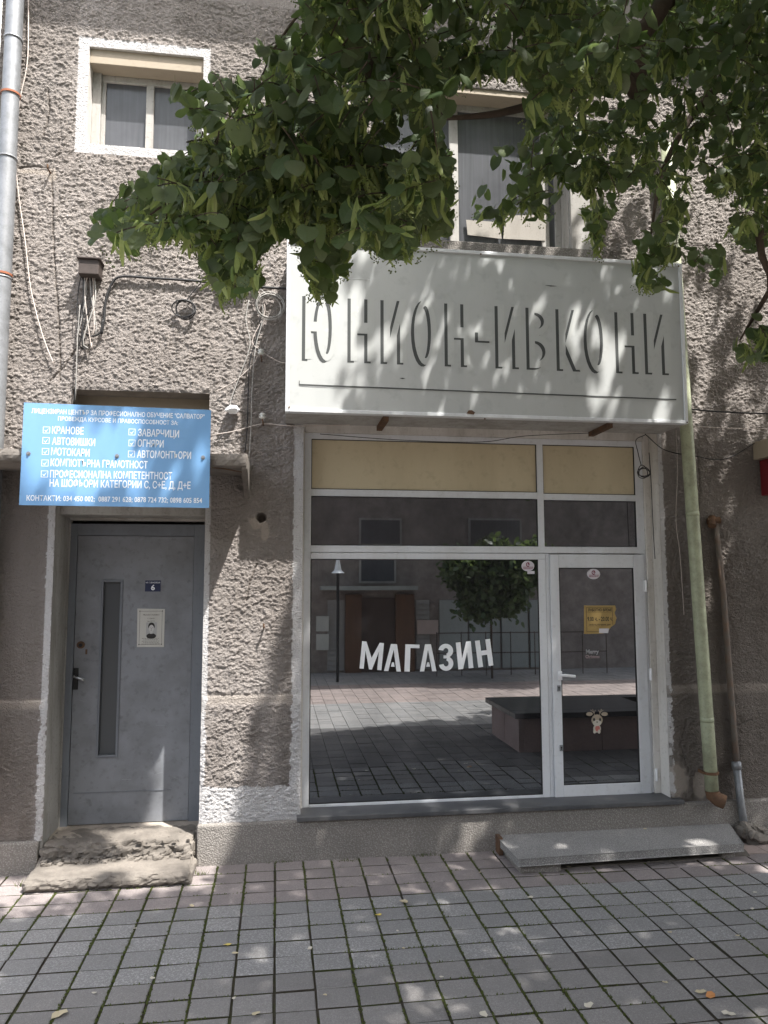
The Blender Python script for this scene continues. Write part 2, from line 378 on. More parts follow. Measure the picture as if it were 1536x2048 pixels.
# moss in the joints
def moss():
    m = N('moss'); n = m.noise(90, 3, .6); m.col(m.mix(n, (.035, .048, .014), (.10, .115, .035))).set(.95, 0, .1)
    V = []; F = []; rr = random.Random(3)
    for t in range(15000):
        vert = rr.random() < .72
        gx, gy = rr.uniform(-2.7, 3.6), rr.uniform(-2.15, -.04)
        if vert: gx = X0+PW*round((gx-X0)/PW)+rr.gauss(0, .0042)
        else: gy = Y0+PL*round((gy-Y0)/PL)+rr.gauss(0, .0035)
        d = float(vn(gx*2.1+4, gy*2.1, 3))*.65+float(vn(gx*8, gy*8, 5))*.35
        lane = float(vn(round((gx-X0)/PW)*.9+.4, .5+gy*.5, 9))
        bias = .10 if -1 < gx < 2.2 else -.03
        if d*.6+lane*.4+bias < .50 if vert else d+bias*.5 < .56: continue
        h = rr.uniform(.003, .009); s = rr.uniform(.002, .0055); an = rr.uniform(0, 6.28)
        c, q = math.cos(an), math.sin(an); b = len(V)
        V += [(gx+s*c, gy+s*q, -.004), (gx-s*q, gy+s*c, -.004), (gx-s*c, gy-s*q, -.004), (gx+s*q, gy-s*c, -.004), (gx+rr.uniform(-.003, .003), gy, h)]
        F += [(b, b+1, b+4), (b+1, b+2, b+4), (b+2, b+3, b+4), (b+3, b, b+4)]
    # tufts and dry weeds along the foot of the steps
    for (qx, qy, n, hh) in ((60, 1772, 60, .05), (90, 1775, 60, .04), (300, 1765, 60, .045), (340, 1762, 40, .04), (250, 1764, 30, .03), (385, 1750, 40, .035), (700, 1722, 40, .02), (560, 1725, 60, .02), (450, 1727, 60, .022), (850, 1712, 50, .018)):
        cx_, cy_ = G(qx, qy)
        for _ in range(n):
            x = cx_+rr.gauss(0, .05); y = cy_+rr.gauss(0, .010); an = rr.uniform(0, 6.28); l = hh*rr.uniform(.4, 1.1); b = len(V)
            V += [(x-.002, y, 0), (x+.002, y, 0), (x+l*.6*math.cos(an), y+l*.6*math.sin(an), l)]; F += [(b, b+1, b+2)]
    me = bpy.data.meshes.new('moss'); me.from_pydata(V, [], F); me.materials.append(m.m); me.update()
    o = link('moss', me); tag(o, 'green moss and small weeds in the joints between the pavers', 'moss', kind='stuff')
moss()

# ------------------------------------------------------------------ the building
B = root('apartment_building', (.4, 0, 0), 'grey-brown roughcast apartment building with white framed shop front and grey entrance door', 'building')
OPEN = [(-1.484, -.497, -.2, 2.60), (-1.405, -.485, 2.685, 3.185), (.175, 2.862, -.2, 3.02), (-1.380, -.577, 4.966, 5.702), (.66, 2.20, 4.40, 5.665)]
def axis(a, b, step, extra):
    v = np.arange(a, b+step*.5, step)
    for e in extra:
        if a < e < b: v = v[np.abs(v-e) > step*.45]; v = np.append(v, e)
    return np.sort(v)
xs = axis(-1.98, 4.1, .0068, [q for o_ in OPEN for q in o_[:2]]); zs = axis(.20, 6.15, .0058, [q for o_ in OPEN for q in o_[2:]])
xs = np.concatenate([xs[xs < 4.095], np.arange(4.1, 7.5, .022)])
XX, ZZ = np.meshgrid(xs, zs, indexing='ij')
wx = XX+.012*(vn(XX/.03, ZZ/.03, 1)-.5)+.05*(vn(XX/.19, ZZ/.17, 7)-.5); wz = ZZ+.010*(vn(XX/.03, ZZ/.03, 2)-.5)+.04*(vn(XX/.21, ZZ/.16, 9)-.5)
c1 = rn(wx, wz, .0118, .0088, .35, 3)*.5+rn(wx, wz, .0090, .0072, -.5, 13)*.5
b1 = sstep(.40, .66, c1); b2 = rn(wx, wz, .025, .018, .8, 4); b3 = rn(wx, wz, .07, .05, .3, 5)
h = .0082*b1*(.35+.9*b2)+.003*b2+.004*b3
low = ZZ < 1.085
seam = sstep(1.115, 1.09, ZZ)*sstep(1.02, 1.055, ZZ)*sstep(.2, .6, vn(XX/.2, ZZ/.1, 6)+.25)
h = h*(1-.8*seam)+.007*sstep(1.10, 1.075, ZZ)
smoothp = np.clip(sstep(2.9, 3.2, XX)*sstep(2.2, .9, ZZ)*.5+sstep(-1.5, -1.6, XX)*sstep(2.4, 2.2, ZZ)*.35, 0, 1)
h = h*(1-smoothp)
cem = np.zeros_like(XX)
def patch(cx_, cz_, rx, rz, a=1.0):
    d_ = np.hypot((XX-cx_)/rx, (ZZ-cz_)/rz)+.35*(vn(XX/.03, ZZ/.03, 8)-.5); return sstep(1.1, .8, d_)*a
for c_ in ((W(515, 1045), .06, .05), (W(530, 1062), .03, .07), (W(300, 345, 0), 0.001, .001), (W(75, 345), .13, .018), (W(105, 352), .035, .05), (W(1350, 1560), .10, .12), (W(1400, 1570), .07, .10)):
    q = patch(c_[0][0], c_[0][1], c_[1], c_[2]); cem = np.maximum(cem, q)
h = h*(1-.75*cem)+.004*cem
cem = np.maximum(cem, seam*.55)
hole = np.hypot(XX-W(523, 1035)[0], ZZ-W(523, 1035)[1]); h = h-.10*sstep(.036, .026, hole)
groove = np.zeros_like(XX)
for path in ([(38, 336), (70, 334), (98, 338)], [(104, 345), (106, 440), (112, 540), (118, 640), (121, 760)], [(98, 180), (99, 225), (88, 272)], [(150, 700), (128, 735), (100, 762)],
             [(513, 1128), (500, 1165), (492, 1200)], [(1375, 1540), (1360, 1490), (1372, 1440)], [(1395, 900), (1400, 980), (1392, 1060)], [(1500, 1440), (1470, 1452), (1448, 1440)]):
    q_ = [W(*p) for p in path]
    for (xa, za), (xb, zb) in zip(q_[:-1], q_[1:]):
        i0, i1 = np.searchsorted(xs, [min(xa, xb)-.05, max(xa, xb)+.05]); j0, j1 = np.searchsorted(zs, [min(za, zb)-.05, max(za, zb)+.05])
        X_, Z_ = XX[i0:i1, j0:j1], ZZ[i0:i1, j0:j1]
        if X_.size == 0: continue
        t_ = np.clip(((X_-xa)*(xb-xa)+(Z_-za)*(zb-za))/((xb-xa)**2+(zb-za)**2), 0, 1)
        d_ = np.hypot(X_-xa-t_*(xb-xa)+.012*(vn(X_/.05, Z_/.05, 23)-.5), Z_-za-t_*(zb-za)+.01*(vn(X_/.05, Z_/.05, 24)-.5)); groove[i0:i1, j0:j1] = np.maximum(groove[i0:i1, j0:j1], sstep(.009, .003, d_))
h = h-.010*groove
edge = np.full_like(XX, 9.0)
for x0, x1, z0, z1 in OPEN:
    dx = np.maximum(np.maximum(x0-XX, XX-x1), 0); dz = np.maximum(np.maximum(z0-ZZ, ZZ-z1), 0); edge = np.minimum(edge, np.hypot(dx, dz))
h = np.where(edge < .02, h*(.25+.75*edge/.02), h)
jit = (.022*(vn(XX/.035, ZZ/.03, 11)-.5)+.012*(vn(XX/.011, ZZ/.011, 12)-.5))*np.where(ZZ > 1.09, .22, 1)
def rectm(x0, x1, z0, z1): return ((XX+jit > x0) & (XX+jit < x1) & (ZZ+jit > z0) & (ZZ+jit < z1)).astype(float)
paint = np.maximum.reduce([rectm(-1.53, -1.484, .1, 2.60), rectm(-.50, -.462, .45, 2.60), rectm(.108, .2, .3, 3.05), rectm(2.84, 2.895, .3, 3.0),
    rectm(-.53, .2, .22, .49), rectm(-1.452, -1.36, 4.90, 5.77), rectm(-.60, -.527, 4.90, 5.77), rectm(-1.452, -.53, 4.897, 4.985), rectm(-1.452, -.53, 5.69, 5.768),
    rectm(2.19, 2.38, 4.35, 5.5)])
paint[(XX > 2.82) & (XX < 3) & (ZZ < 1.3) & (vn(XX/.03, ZZ/.06, 14) < .42)] *= .3
h = h*(1-paint*np.where(ZZ > 1.09, .8, .2))+.003*paint
wall_dark = np.clip(sstep(.15, 1.0, XX)*sstep(3.2, 1.6, ZZ)*.9+sstep(-1.45, -1.6, XX)*sstep(3.0, 2.4, ZZ)*.65+sstep(.3, .2, np.abs(ZZ-.6))*.12+.25*sstep(1.1, 1.0, ZZ)*sstep(.55, .75, vn(XX/.12, ZZ/.2, 21))
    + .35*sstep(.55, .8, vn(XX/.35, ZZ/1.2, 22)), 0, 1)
wall_dark = np.maximum(wall_dark, groove)  # darkens the low right and low left wall, a low band, patches, cracks
nx, nz = len(xs), len(zs)
co = np.stack([XX, -h, ZZ], -1).reshape(-1, 3)
idx = np.arange(nx*nz).reshape(nx, nz); q = np.stack([idx[:-1, :-1], idx[1:, :-1], idx[1:, 1:], idx[:-1, 1:]], -1)
mx_, mz_ = (xs[:-1]+xs[1:])/2, (zs[:-1]+zs[1:])/2; keep = np.ones((nx-1, nz-1), bool)
for x0, x1, z0, z1 in OPEN: keep &= ~(((mx_ > x0) & (mx_ < x1))[:, None] & ((mz_ > z0) & (mz_ < z1))[None, :])
q = q[keep]; nf = len(q)
me = bpy.data.meshes.new('roughcast_wall'); me.vertices.add(len(co)); me.vertices.foreach_set('co', co.ravel().astype(np.float32))
me.loops.add(nf*4); me.loops.foreach_set('vertex_index', q.ravel().astype(np.int32)); me.polygons.add(nf)
me.polygons.foreach_set('loop_start', np.arange(0, nf*4, 4, dtype=np.int32)); me.polygons.foreach_set('use_smooth', np.ones(nf, bool))
me.update(calc_edges=True)
for nm, ar in (('paint', paint), ('wall_dark', wall_dark), ('cement', cem)):
    a = me.attributes.new(nm, 'FLOAT', 'POINT'); a.data.foreach_set('value', ar.ravel().astype(np.float32))
me.materials.append(PLASTER); link('roughcast_wall', me, B)
# rest of the body: side wall, wall to the right and above, back
b = MB(); b.box(xs[-1], 9, -.004, .3, .2, 7.5); b.box(-1.98, xs[-1], -.004, .3, 6.15, 7.5); b.box(-1.98, -1.93, .01, 8, 0, 7.5); b.box(-1.93, 9, .75, 8, 0, 7.5); b.build('side_wall', PLASTER, B)
b = MB(); b.box(-2.3, 9.2, -.69, 8.2, 7.5, 7.68); b.build('eave', CONC, B, .01)
b = MB()
b.box(-.505, 9, -.048, .05, -.02, .262); b.build('plinth', AGG, B, .012)
b = MB(); b.box(-1.98, -1.502, -.035, .05, -.02, .205); b.build('plinth', AGG, B, .015)

def reveal(x0, x1, z0, z1, d, mat, name='window_reveal', t=.05, bottom=True):
    m = MB(); y0 = .002
    m.box(x0-t, x0, y0, d, z0-t, z1+t); m.box(x1, x1+t, y0, d, z0-t, z1+t); m.box(x0, x1, y0, d, z1, z1+t)
    if bottom: m.box(x0, x1, y0, d, z0-t, z0)
    return m.build(name, mat, B)
# --- entrance door
DY = .36
reveal(-1.484, -.497, .16, 2.60, DY+.06, WPAINT2, 'door_reveal', bottom=False)
m = MB(); m.box(-1.484, -.497, DY-.012, DY+.06, 2.31, 2.60); m.box(-1.484, -1.476, DY-.01, DY+.05, .16, 2.31)
m.box(-1.4835, -.4975, .10, DY-.012, 2.33, 2.60); m.build('door_lintel', WPAINT2, B, .006)
fx0, fx1 = W(139, 1100, DY)[0], W(399, 1100, DY)[0]; fz1 = W(150, 1047, DY)[1]; fz0 = W(125, 1652, DY)[1]
lx0, lx1 = W(156, 1072, DY)[0], W(388, 1072, DY)[0]; lz1 = W(200, 1072, DY)[1]
door = MB()
gx0, gx1, gz1, gz0 = *[W(x, 1165, DY)[0] for x in (206, 242)], W(206, 1163, DY)[1], W(206, 1512, DY)[1]
door.box(lx0, gx0, DY+.012, DY+.05, fz0, lz1); door.box(gx1, lx1, DY+.012, DY+.05, fz0, lz1)
door.box(gx0, gx1, DY+.012, DY+.05, gz1, lz1); door.box(gx0, gx1, DY+.012, DY+.05, fz0, gz0)
door = door.build('entrance_door', DOORM, B); door['label'] = 'dented grey metal entrance door with a narrow glass strip'
rr = random.Random(9); m = MB(); zlo = fz0+.05
for i in range(26):
    x = rr.uniform(lx0+.03, lx1-.08); z = rr.uniform(zlo, lz1-.2) if rr.random() < .4 else rr.uniform(zlo, zlo+.55); l_ = rr.uniform(.01, .07); t_ = rr.uniform(-.5, .5) if rr.random() < .6 else rr.uniform(1.2, 1.8)
    if gx0-.09 < x < gx1+.05 and z > gz0-.05: continue
    dx_, dz_ = l_*math.cos(t_), l_*math.sin(t_); w_2 = rr.uniform(.0006, .0016)
    m.prism([(x, z), (x+dx_, z+dz_), (x+dx_, z+dz_+w_2), (x, z+w_2)], DY+.0112, DY+.0125)
o = m.build('scratches', [plain('scratch_grey', (.30, .31, .32), .5)], door); o['kind'] = 'stuff'
m = MB(); m.box(-1.476, lx0-.003, DY, DY+.05, fz0-.01, fz1); m.box(lx1+.003, -.499, DY, DY+.05, fz0-.01, fz1); m.box(lx0-.003, lx1+.003, DY, DY+.05, lz1+.004, fz1); m.build('frame', DOORF, door, .003)
m = MB(); t = .013
for bx in ((gx0-t, gx0+.004, gz0-t, gz1+t), (gx1-.004, gx1+t, gz0-t, gz1+t), (gx0+.004, gx1-.004, gz1-.004, gz1+t), (gx0+.004, gx1-.004, gz0-t, gz0+.004)):
    m.box(bx[0], bx[1], DY+.004, DY+.03, bx[2], bx[3])
m.build('glass_bead', DOORF, door, .002)
MB().box(gx0, gx1, DY+.034, DY+.04, gz0, gz1).build('glass_strip', RIB, door)
m = MB(); zb = W(200, 1585, DY)[1]; m.box(lx0+.03, lx1-.12, DY+.008, DY+.014, zb-.004, zb); m.build('kick_plate_edge', DOORF, door)
hx, hz = W(151, 1358, DY); m = MB(); m.box(hx-.017, hx+.017, DY+.002, DY+.011, hz-.075, hz+.075); m.build('handle_plate', BLACK, door, .003)
m = MB(); m.tube([(hx, DY+.005, hz+.02), (hx, DY-.04, hz+.02), (hx+.01, DY-.048, hz+.018), (hx+.055, DY-.05, hz+.004), (hx+.07, DY-.045, hz-.004)], .009, 8); m.build('handle', CHROME, door, smooth=True)
lx, lz = W(161, 1290, DY); m = MB(); m.disc(lx, lz, .028, .026, DY+.006, DY+.0125, 14); m.disc(lx, lz-.002, .013, .013, DY-.004, DY+.007, 12, 1); m.build('lock', [RUSTY, BLACK], door)
lx, lz = W(172, 1303, DY); MB().box(lx-.006, lx+.006, DY+.007, DY+.0125, lz-.02, lz+.015).build('keyhole', RUSTY, door)
MB().box(-1.484, -.497, .12, DY+.06, .10, fz0-.006).build('threshold', CONC, B)
# recess over the canopy
reveal(-1.405, -.485, 2.685, 3.185, .26, CEMP, 'fanlight_reveal')
m = MB(); m.box(-1.405, -.485, .18, .22, 3.05, 3.185); m.box(-1.405, -.485, .20, .22, 2.685, 3.05, 0); m.build('fanlight_board', BEIGE2, B)
# canopy
def rough_block(x0, x1, y0, y1, z0, z1, step=.02, amp=.012, seed=1, chop=None):
    V = []; F = []
    def face(o, u, v):
        nu = max(1, int(np.linalg.norm(u)/step)); nv = max(1, int(np.linalg.norm(v)/step)); b = len(V)
        for i in range(nu+1):
            for j in range(nv+1): V.append(np.array(o)+np.array(u)*i/nu+np.array(v)*j/nv)
        for i in range(nu):
            for j in range(nv): F.append((b+i*(nv+1)+j, b+(i+1)*(nv+1)+j, b+(i+1)*(nv+1)+j+1, b+i*(nv+1)+j+1))
    dx, dy, dz = x1-x0, y1-y0, z1-z0
    face((x0, y0, z0), (dx, 0, 0), (0, 0, dz)); face((x1, y1, z0), (-dx, 0, 0), (0, 0, dz)); face((x1, y0, z0), (0, dy, 0), (0, 0, dz)); face((x0, y1, z0), (0, -dy, 0), (0, 0, dz))
    face((x0, y0, z1), (dx, 0, 0), (0, dy, 0)); face((x0, y1, z0), (dx, 0, 0), (0, -dy, 0))
    V = np.array(V); a, b, c = V[:, 0], V[:, 1], V[:, 2]
    n1 = lambda s, k: vn((a+b*.7)/k+s, (c+b*.6+a*.2)/k, seed)-.5
    out = V.copy()
    # worn arrises: pull in the points close to two faces
    ex = np.minimum(a-x0, x1-a); ey = np.minimum(b-y0, y1-b); ez = np.minimum(c-z0, z1-c)
    e = np.sort(np.stack([ex, ey, ez]), 0)[1]; pull = np.clip(1-e/.03, 0, 1)*(.4+1.6*(vn((a+b)/.09, c/.09, seed+2)))*amp
    cen = np.array([(x0+x1)/2, (y0+y1)/2, (z0+z1)/2]); dirv = np.sign(cen-V); out += dirv*pull[:, None]*.8
    g = (sstep(.45, .7, vn((a+b*.6)/.022, (c*1.3+b*.5)/.02, seed+5))-.4)*.5+(vn((a+b)/.045, (c+b*.4)/.04, seed+6)-.5)*.9
    out[:, 0] += n1(0, .05)*amp*.7+g*amp*.4; out[:, 1] += n1(7, .05)*amp*.8+g*amp*.9; out[:, 2] += (n1(5, .05)*amp*.3+n1(9, .25)*amp*.5+g*amp*.35)
    if chop is not None: out = chop(out)
    mb = MB(); mb.add(out, F); return mb
rough_block(-2.02, -.2, -.47, .0, 2.60, 2.685, .02, .007, 3).build('canopy', CEMP, B)
m = MB(); m.tube([W3(424, 935, -.40), W3(450, 938, -.38), W3(488, 945, -.38)], .004, 5); m.build('exposed_rebar', RUSTY, B)
m = MB(); m.hexa([(-.235, -.44, 2.585), (-.197, -.44, 2.585), (-.197, .0, 2.44), (-.235, .0, 2.44), (-.235, -.455, 2.683), (-.197, -.455, 2.683), (-.197, .0, 2.69), (-.235, .0, 2.69)]); m.build('broken_canopy_edge', CEMP, B, .008)

# --- shop window
def wpart(parent, name, mat, bx, y0, y1, bevel=.003):
    m = MB()
    for q_ in bx: m.box(q_[0], q_[1], y0, y1, q_[2], q_[3])
    return m.build(name, mat, parent, bevel)
reveal(.175, 2.862, .25, 3.02, .26, WPAINT, 'shop_reveal', bottom=False)
FY = .15
sw = wpart(B, 'shop_window', WFRAME, [(.190, .239, .257, 2.955), (2.750, 2.812, 2.076, 2.955), (.239, 2.750, 2.912, 2.955)], FY, FY+.07)
sw['label'] = 'white metal shop window frame with large tinted pane'
wpart(sw, 'mullion', WFRAME, [(1.956, 2.004, 2.128, 2.912)], FY-.001, FY+.07)
wpart(sw, 'transom_bar', WFRAME, [(.239, 1.956, 2.490, 2.540), (2.004, 2.750, 2.484, 2.532)], FY-.002, FY+.07)
wpart(sw, 'transom_bar', WFRAME, [(.239, 2.750, 2.078, 2.128)], FY-.003, FY+.07)
wpart(sw, 'sash_frame', WFRAME, [(.2395, 2.004, 2.030, 2.0745)], FY-.006, FY+.07)
wpart(sw, 'sash_frame', WFRAME, [(1.948, 2.0045, .257, 2.0295), (.2395, 1.9475, .257, .310)], FY-.006, FY+.07)
wpart(sw, 'filler_strip', WPAINT, [(2.8125, 2.8618, .25, 3.02), (.1752, .1898, .25, 3.02), (.1898, 2.8125, 2.9555, 3.0198)], FY-.02, FY+.05, .004)
wpart(sw, 'beige_panel', BEIGE, [(.239, 1.956, 2.540, 2.912)], FY+.018, FY+.03, 0)
wpart(sw, 'beige_panel', BEIGE, [(2.004, 2.750, 2.532, 2.912)], FY+.018, FY+.03, 0)
wpart(sw, 'transom_pane', GLASS2, [(.239, 1.956, 2.128, 2.490)], FY+.016, FY+.024, 0)
wpart(sw, 'transom_pane', GLASS2, [(2.004, 2.750, 2.128, 2.484)], FY+.016, FY+.024, 0)
wpart(sw, 'large_pane', GLASS, [(.239, 1.948, .310, 2.030)], FY+.004, FY+.012, 0)
def gasket(parent, x0, x1, z0, z1, y, t=.006):
    m = MB(); m.box(x0, x0+t, y, y+.01, z0, z1); m.box(x1-t, x1, y, y+.01, z0, z1); m.box(x0+t, x1-t, y, y+.01, z0, z0+t); m.box(x0+t, x1-t, y, y+.01, z1-t, z1); return m.build('gasket', BLACK, parent)
gasket(sw, .2392, 1.9478, .3102, 2.0298, FY-.001); gasket(sw, .2392, 1.9558, 2.5402, 2.9118, FY+.010, .005); gasket(sw, 2.0042, 2.7498, 2.5322, 2.9118, FY+.010, .005)
gasket(sw, .2392, 1.9558, 2.1282, 2.4898, FY+.008, .005); gasket(sw, 2.0042, 2.7498, 2.1282, 2.4838, FY+.008, .005)
# --- shop door
def bar(p0, p1): return None
dx0, dx1 = 2.0065, 2.810
sd = wpart(B, 'shop_door', WFRAME, [(dx0+.03, 2.105, .262, 2.070), (2.704, 2.790, .262, 2.070), (2.105, 2.704, 1.968, 2.070), (2.105, 2.704, .262, .372)], FY-.016, FY+.05, .004)
sd['label'] = 'white metal glazed shop door standing closed'
wpart(sd, 'door_jamb', WFRAME, [(dx0, dx0+.028, .257, 2.0745), (2.792, 2.812, .257, 2.0745)], FY-.004, FY+.05)
wpart(sd, 'door_pane', GLASS, [(2.105, 2.704, .372, 1.968)], FY-.004, FY+.004, 0); gasket(sd, 2.1052, 2.7038, .3722, 1.9678, FY-.010, .007)
hx, hz = W(1118, 1350, FY); m = MB(); m.box(hx-.016, hx+.016, FY-.024, FY-.0165, hz-.035, hz+.03); m.tube([(hx+.003, FY-.02, hz+.005), (hx+.003, FY-.06, hz+.005), (hx+.02, FY-.068, hz+.005), (hx+.10, FY-.066, hz-.004)], [.010, .010, .012, .011], 8)
m.build('handle', HANDLEW, sd, .002, smooth=False)
for (qx, qy) in ((1116, 1376), (1121, 1495)):
    a_, c_ = W(qx, qy, FY); m = MB(); m.box(a_-.013, a_+.013, FY-.020, FY-.0165, c_-.022, c_+.022); m.disc(a_, c_+.005, .006, .006, FY-.0215, FY-.0202, 10, 1); m.box(a_-.003, a_+.003, FY-.0215, FY-.0202, c_-.013, c_, 1); m.build('lock', [GALV, BLACK], sd)
for (qx, qy) in ((1288, 1172), (1298, 1348), (1309, 1548)):
    a_, c_ = W(qx, qy, FY); m = MB(); m.tube([(a_+.004, FY-.024, c_-.045), (a_+.004, FY-.024, c_+.045)], .009, 8); m.box(a_-.012, a_+.004, FY-.018, FY-.016, c_-.04, c_+.04); m.build('hinge', HANDLEW, sd)
# sill
m = MB(); m.box(.150, 2.93, -.075, .24, .262, .292); sl_ = m.build('stone_sill', STONE, B, .004)
MB().box(.19, 2.812, .10, .24, .2925, .2565+.0).v
# flat lettering on the glass: strokes of a bold narrow alphabet, each glyph in a 0..w by 0..1 box
def glyph(ch, s=.2):
    """list of ('p', polygon) or ('r', cx, cz, rx, rz, t, a0, a1); second value the width"""
    w_ = .50
    if ch == 'М': w_ = .68; return [('p', [(0, 0), (s*.85, 0), (s*.85, 1), (0, 1)]), ('p', [(w_-s*.85, 0), (w_, 0), (w_, 1), (w_-s*.85, 1)]), ('p', [(s*.85, 1), (s*.85, .68), (w_/2-s*.3, 0), (w_/2, 0), (w_/2, .42)]), ('p', [(w_-s*.85, 1), (w_/2, .42), (w_/2, 0), (w_/2+s*.3, 0), (w_-s*.85, .68)])], w_
    if ch == 'А': w_ = .54; return [('p', [(0, 0), (s*.9, 0), (w_/2, .80), (w_/2, 1), (w_/2-s*.62, 1)]), ('p', [(w_, 0), (w_/2+s*.62, 1), (w_/2, 1), (w_/2, .80), (w_-s*.9, 0)]), ('p', [(.21, .17), (w_-.21, .17), (w_-.24, .33), (.24, .33)])], w_
    if ch == 'Г': w_ = .42; return [('p', [(0, 0), (s, 0), (s, 1-s*.85), (w_, 1-s*.85), (w_, 1), (0, 1)])], w_
    if ch == 'З': w_ = .48; r_ = w_/2; return [('r', r_, .735, r_, .265, s, -80, 170, .16), ('r', r_, .27, r_, .27, s, 190-360, 80, .16), ('p', [(r_-.08, .46), (r_+.06, .46), (r_+.06, .57), (r_-.08, .57)])], w_
    if ch == 'И': return [('p', [(0, 0), (s, 0), (w_-s, .62), (w_-s, 0), (w_, 0), (w_, 1), (w_-s, 1), (s, .38), (s, 1), (0, 1)])], w_
    if ch == 'Н': return [('p', [(0, 0), (s, 0), (s, .43), (w_-s, .43), (w_-s, 0), (w_, 0), (w_, 1), (w_-s, 1), (w_-s, .60), (s, .60), (s, 1), (0, 1)])], w_
    if ch == 'О': w_ = .54; return [('r', w_/2, .5, w_/2, .52, s, 0, 360, s*.75)], w_
    if ch == 'Ю': w_ = .80; return [('p', [(0, 0), (s, 0), (s, .43), (.30, .43), (.30, .58), (s, .58), (s, 1), (0, 1)]), ('r', .54, .5, .26, .52, s, 0, 360, s*.75)], w_
    if ch == 'В': return [('p', [(0, 0), (s, 0), (s, 1), (0, 1)]), ('r', s, .76, w_-s, .24, s*.9, -90, 90, s*.75), ('r', s, .27, w_-s+.02, .27, s*.9, -90, 90, s*.75)], w_
    if ch == 'К': w_ = .52; return [('p', [(0, 0), (s, 0), (s, 1), (0, 1)]), ('p', [(s, .42), (w_-s*1.15, 1), (w_, 1), (s+.12, .52), (w_, 0), (w_-s*1.15, 0), (s, .40)])], w_
    if ch == '-': w_ = .34; return [('p', [(.02, .40), (.32, .40), (.32, .56), (.02, .56)])], w_
    return [], w_
def put_glyph(mb, ch, ox, oz, sx, sz, y0, th, rot=0, s=.2, m=0):
    parts, w_ = glyph(ch, s); c, q = math.cos(rot), math.sin(rot)
    for k, p in enumerate(parts):
        t = MB(); e = .0003*k
        if p[0] == 'p': t.prism([(x*sx, z*sz) for x, z in p[1]], y0-e, y0+th)
        else: t.ringpart(p[1]*sx, p[2]*sz, p[3]*sx, p[4]*sz, p[5]*sx, p[6], p[7], y0-e, y0+th, 26, tz=p[8]*sz)
        mb.add([(ox+x*c-z*q, y, oz+x*q+z*c) for x, y, z in t.v], t.f, m)
    return w_
wl = root('window_lettering', W3(855, 1310, FY), 'white stuck-on capital letters in a shallow curve on the big shop pane', 'lettering')
for ch, (bl, br, tl) in zip('МАГАЗИН', [((719, 1337), (764, 1343), (725, 1281)), ((768, 1342), (803, 1343), (777, 1284)), ((809, 1343), (829, 1343), (811, 1287)), ((840, 1343), (874, 1343), (843, 1287)), ((878, 1342), (908, 1341), (877, 1285)), ((917, 1339), (948, 1336), (913, 1283)), ((957, 1335), (988, 1331), (951, 1279))]):
    a_ = np.array(W(*bl, FY)); t_ = np.array(W(*tl, FY)); r_ = np.array(W(*br, FY)); up = t_-a_; rot = {'М': -.10, 'З': .01}.get(ch, None)
    if rot is None: rot = {768: -.06, 809: -.04, 840: .0, 917: .09, 957: .12}[bl[0]]
    hgt = .195; mb = MB(); ww = glyph(ch)[1]; wid = np.linalg.norm(r_-a_) if ch != 'Г' else (W(838, 1300, FY)[0]-a_[0])
    put_glyph(mb, ch, a_[0], a_[1], wid/ww*.97, hgt, FY+.0015, .002, rot, .155); mb.build('letter', WHITE, wl)

# text from the built-in font, turned into flat mesh
def text(s, x, z, y, height, mat, parent, name='lettering', width=None, align='LEFT', bold=0, th=.0006, rot=0):
    c = bpy.data.curves.new(name, 'FONT'); c.body = s; c.size = 1; c.offset = bold; c.resolution_u = 2
    o = bpy.data.objects.new(name, c); C.objects.link(o); bpy.context.view_layer.update()
    me = bpy.data.meshes.new_from_object(o.evaluated_get(bpy.context.evaluated_depsgraph_get())); bpy.data.objects.remove(o)
    co = np.empty(len(me.vertices)*3); me.vertices.foreach_get('co', co); co = co.reshape(-1, 3)
    mn, mxx = co.min(0), co.max(0); hh = .73; sz = height/hh; sx = sz if width is None else width/(mxx[0]-mn[0])
    X = (co[:, 0]-mn[0])*sx; Z = co[:, 1]*sz; wd = (mxx[0]-mn[0])*sx
    X -= {'LEFT': 0, 'CENTER': wd/2, 'RIGHT': wd}[align]; cr, sr = math.cos(rot), math.sin(rot)
    out = np.stack([x+X*cr-Z*sr, np.full_like(X, y), z+X*sr+Z*cr], 1); me.vertices.foreach_set('co', out.ravel()); me.materials.clear(); me.materials.append(mat); me.update()
    return link(name, me, parent)
def wtext(s, p0, p1, y, hpx, mat, parent, bold=.01, name='lettering'):   # between two picture points, at plane y
    a_ = W(*p0, y); b_ = W(*p1, y); k = (D+y)/FPX*1.03
    return text(s, a_[0], (a_[1]+b_[1])/2, y, hpx*k, mat, parent, name, b_[0]-a_[0], 'LEFT', bold)

# small stickers on the glass
def sticker(name, label, cx_, cz_, y, rx, rz, face_):
    r_ = root(name, (cx_, y, cz_), label, 'sticker'); m = MB(); m.disc(cx_, cz_, rx, rz, y-.0012, y, 26); m.build('backing', STICK, r_)
    m = MB(); m.ringpart(cx_, cz_+rz*.28, rx*.30, rz*.42, rx*.13, 40, 330, y-.0018, y-.0013, 14); m.prism([(cx_-rx*.05, cz_+rz*.25), (cx_+rx*.34, cz_+rz*.25), (cx_+rx*.1, cz_+rz*.75)], y-.0022, y-.0019); m.build('emblem', MAROON, r_)
    text('КРЕЗ ЛУКС' if False else 'ALMARK 2000', cx_, cz_-rz*.42, y-.0016, rz*.26, MAROON, r_, 'lettering', rx*1.5, 'CENTER', .02) if face_ else None
    return r_
a_ = W(1056, 1132, FY); s1 = sticker('sticker', 'oval white sticker in the top right corner of the large shop pane', a_[0], a_[1], FY+.003, .050, .040, False)
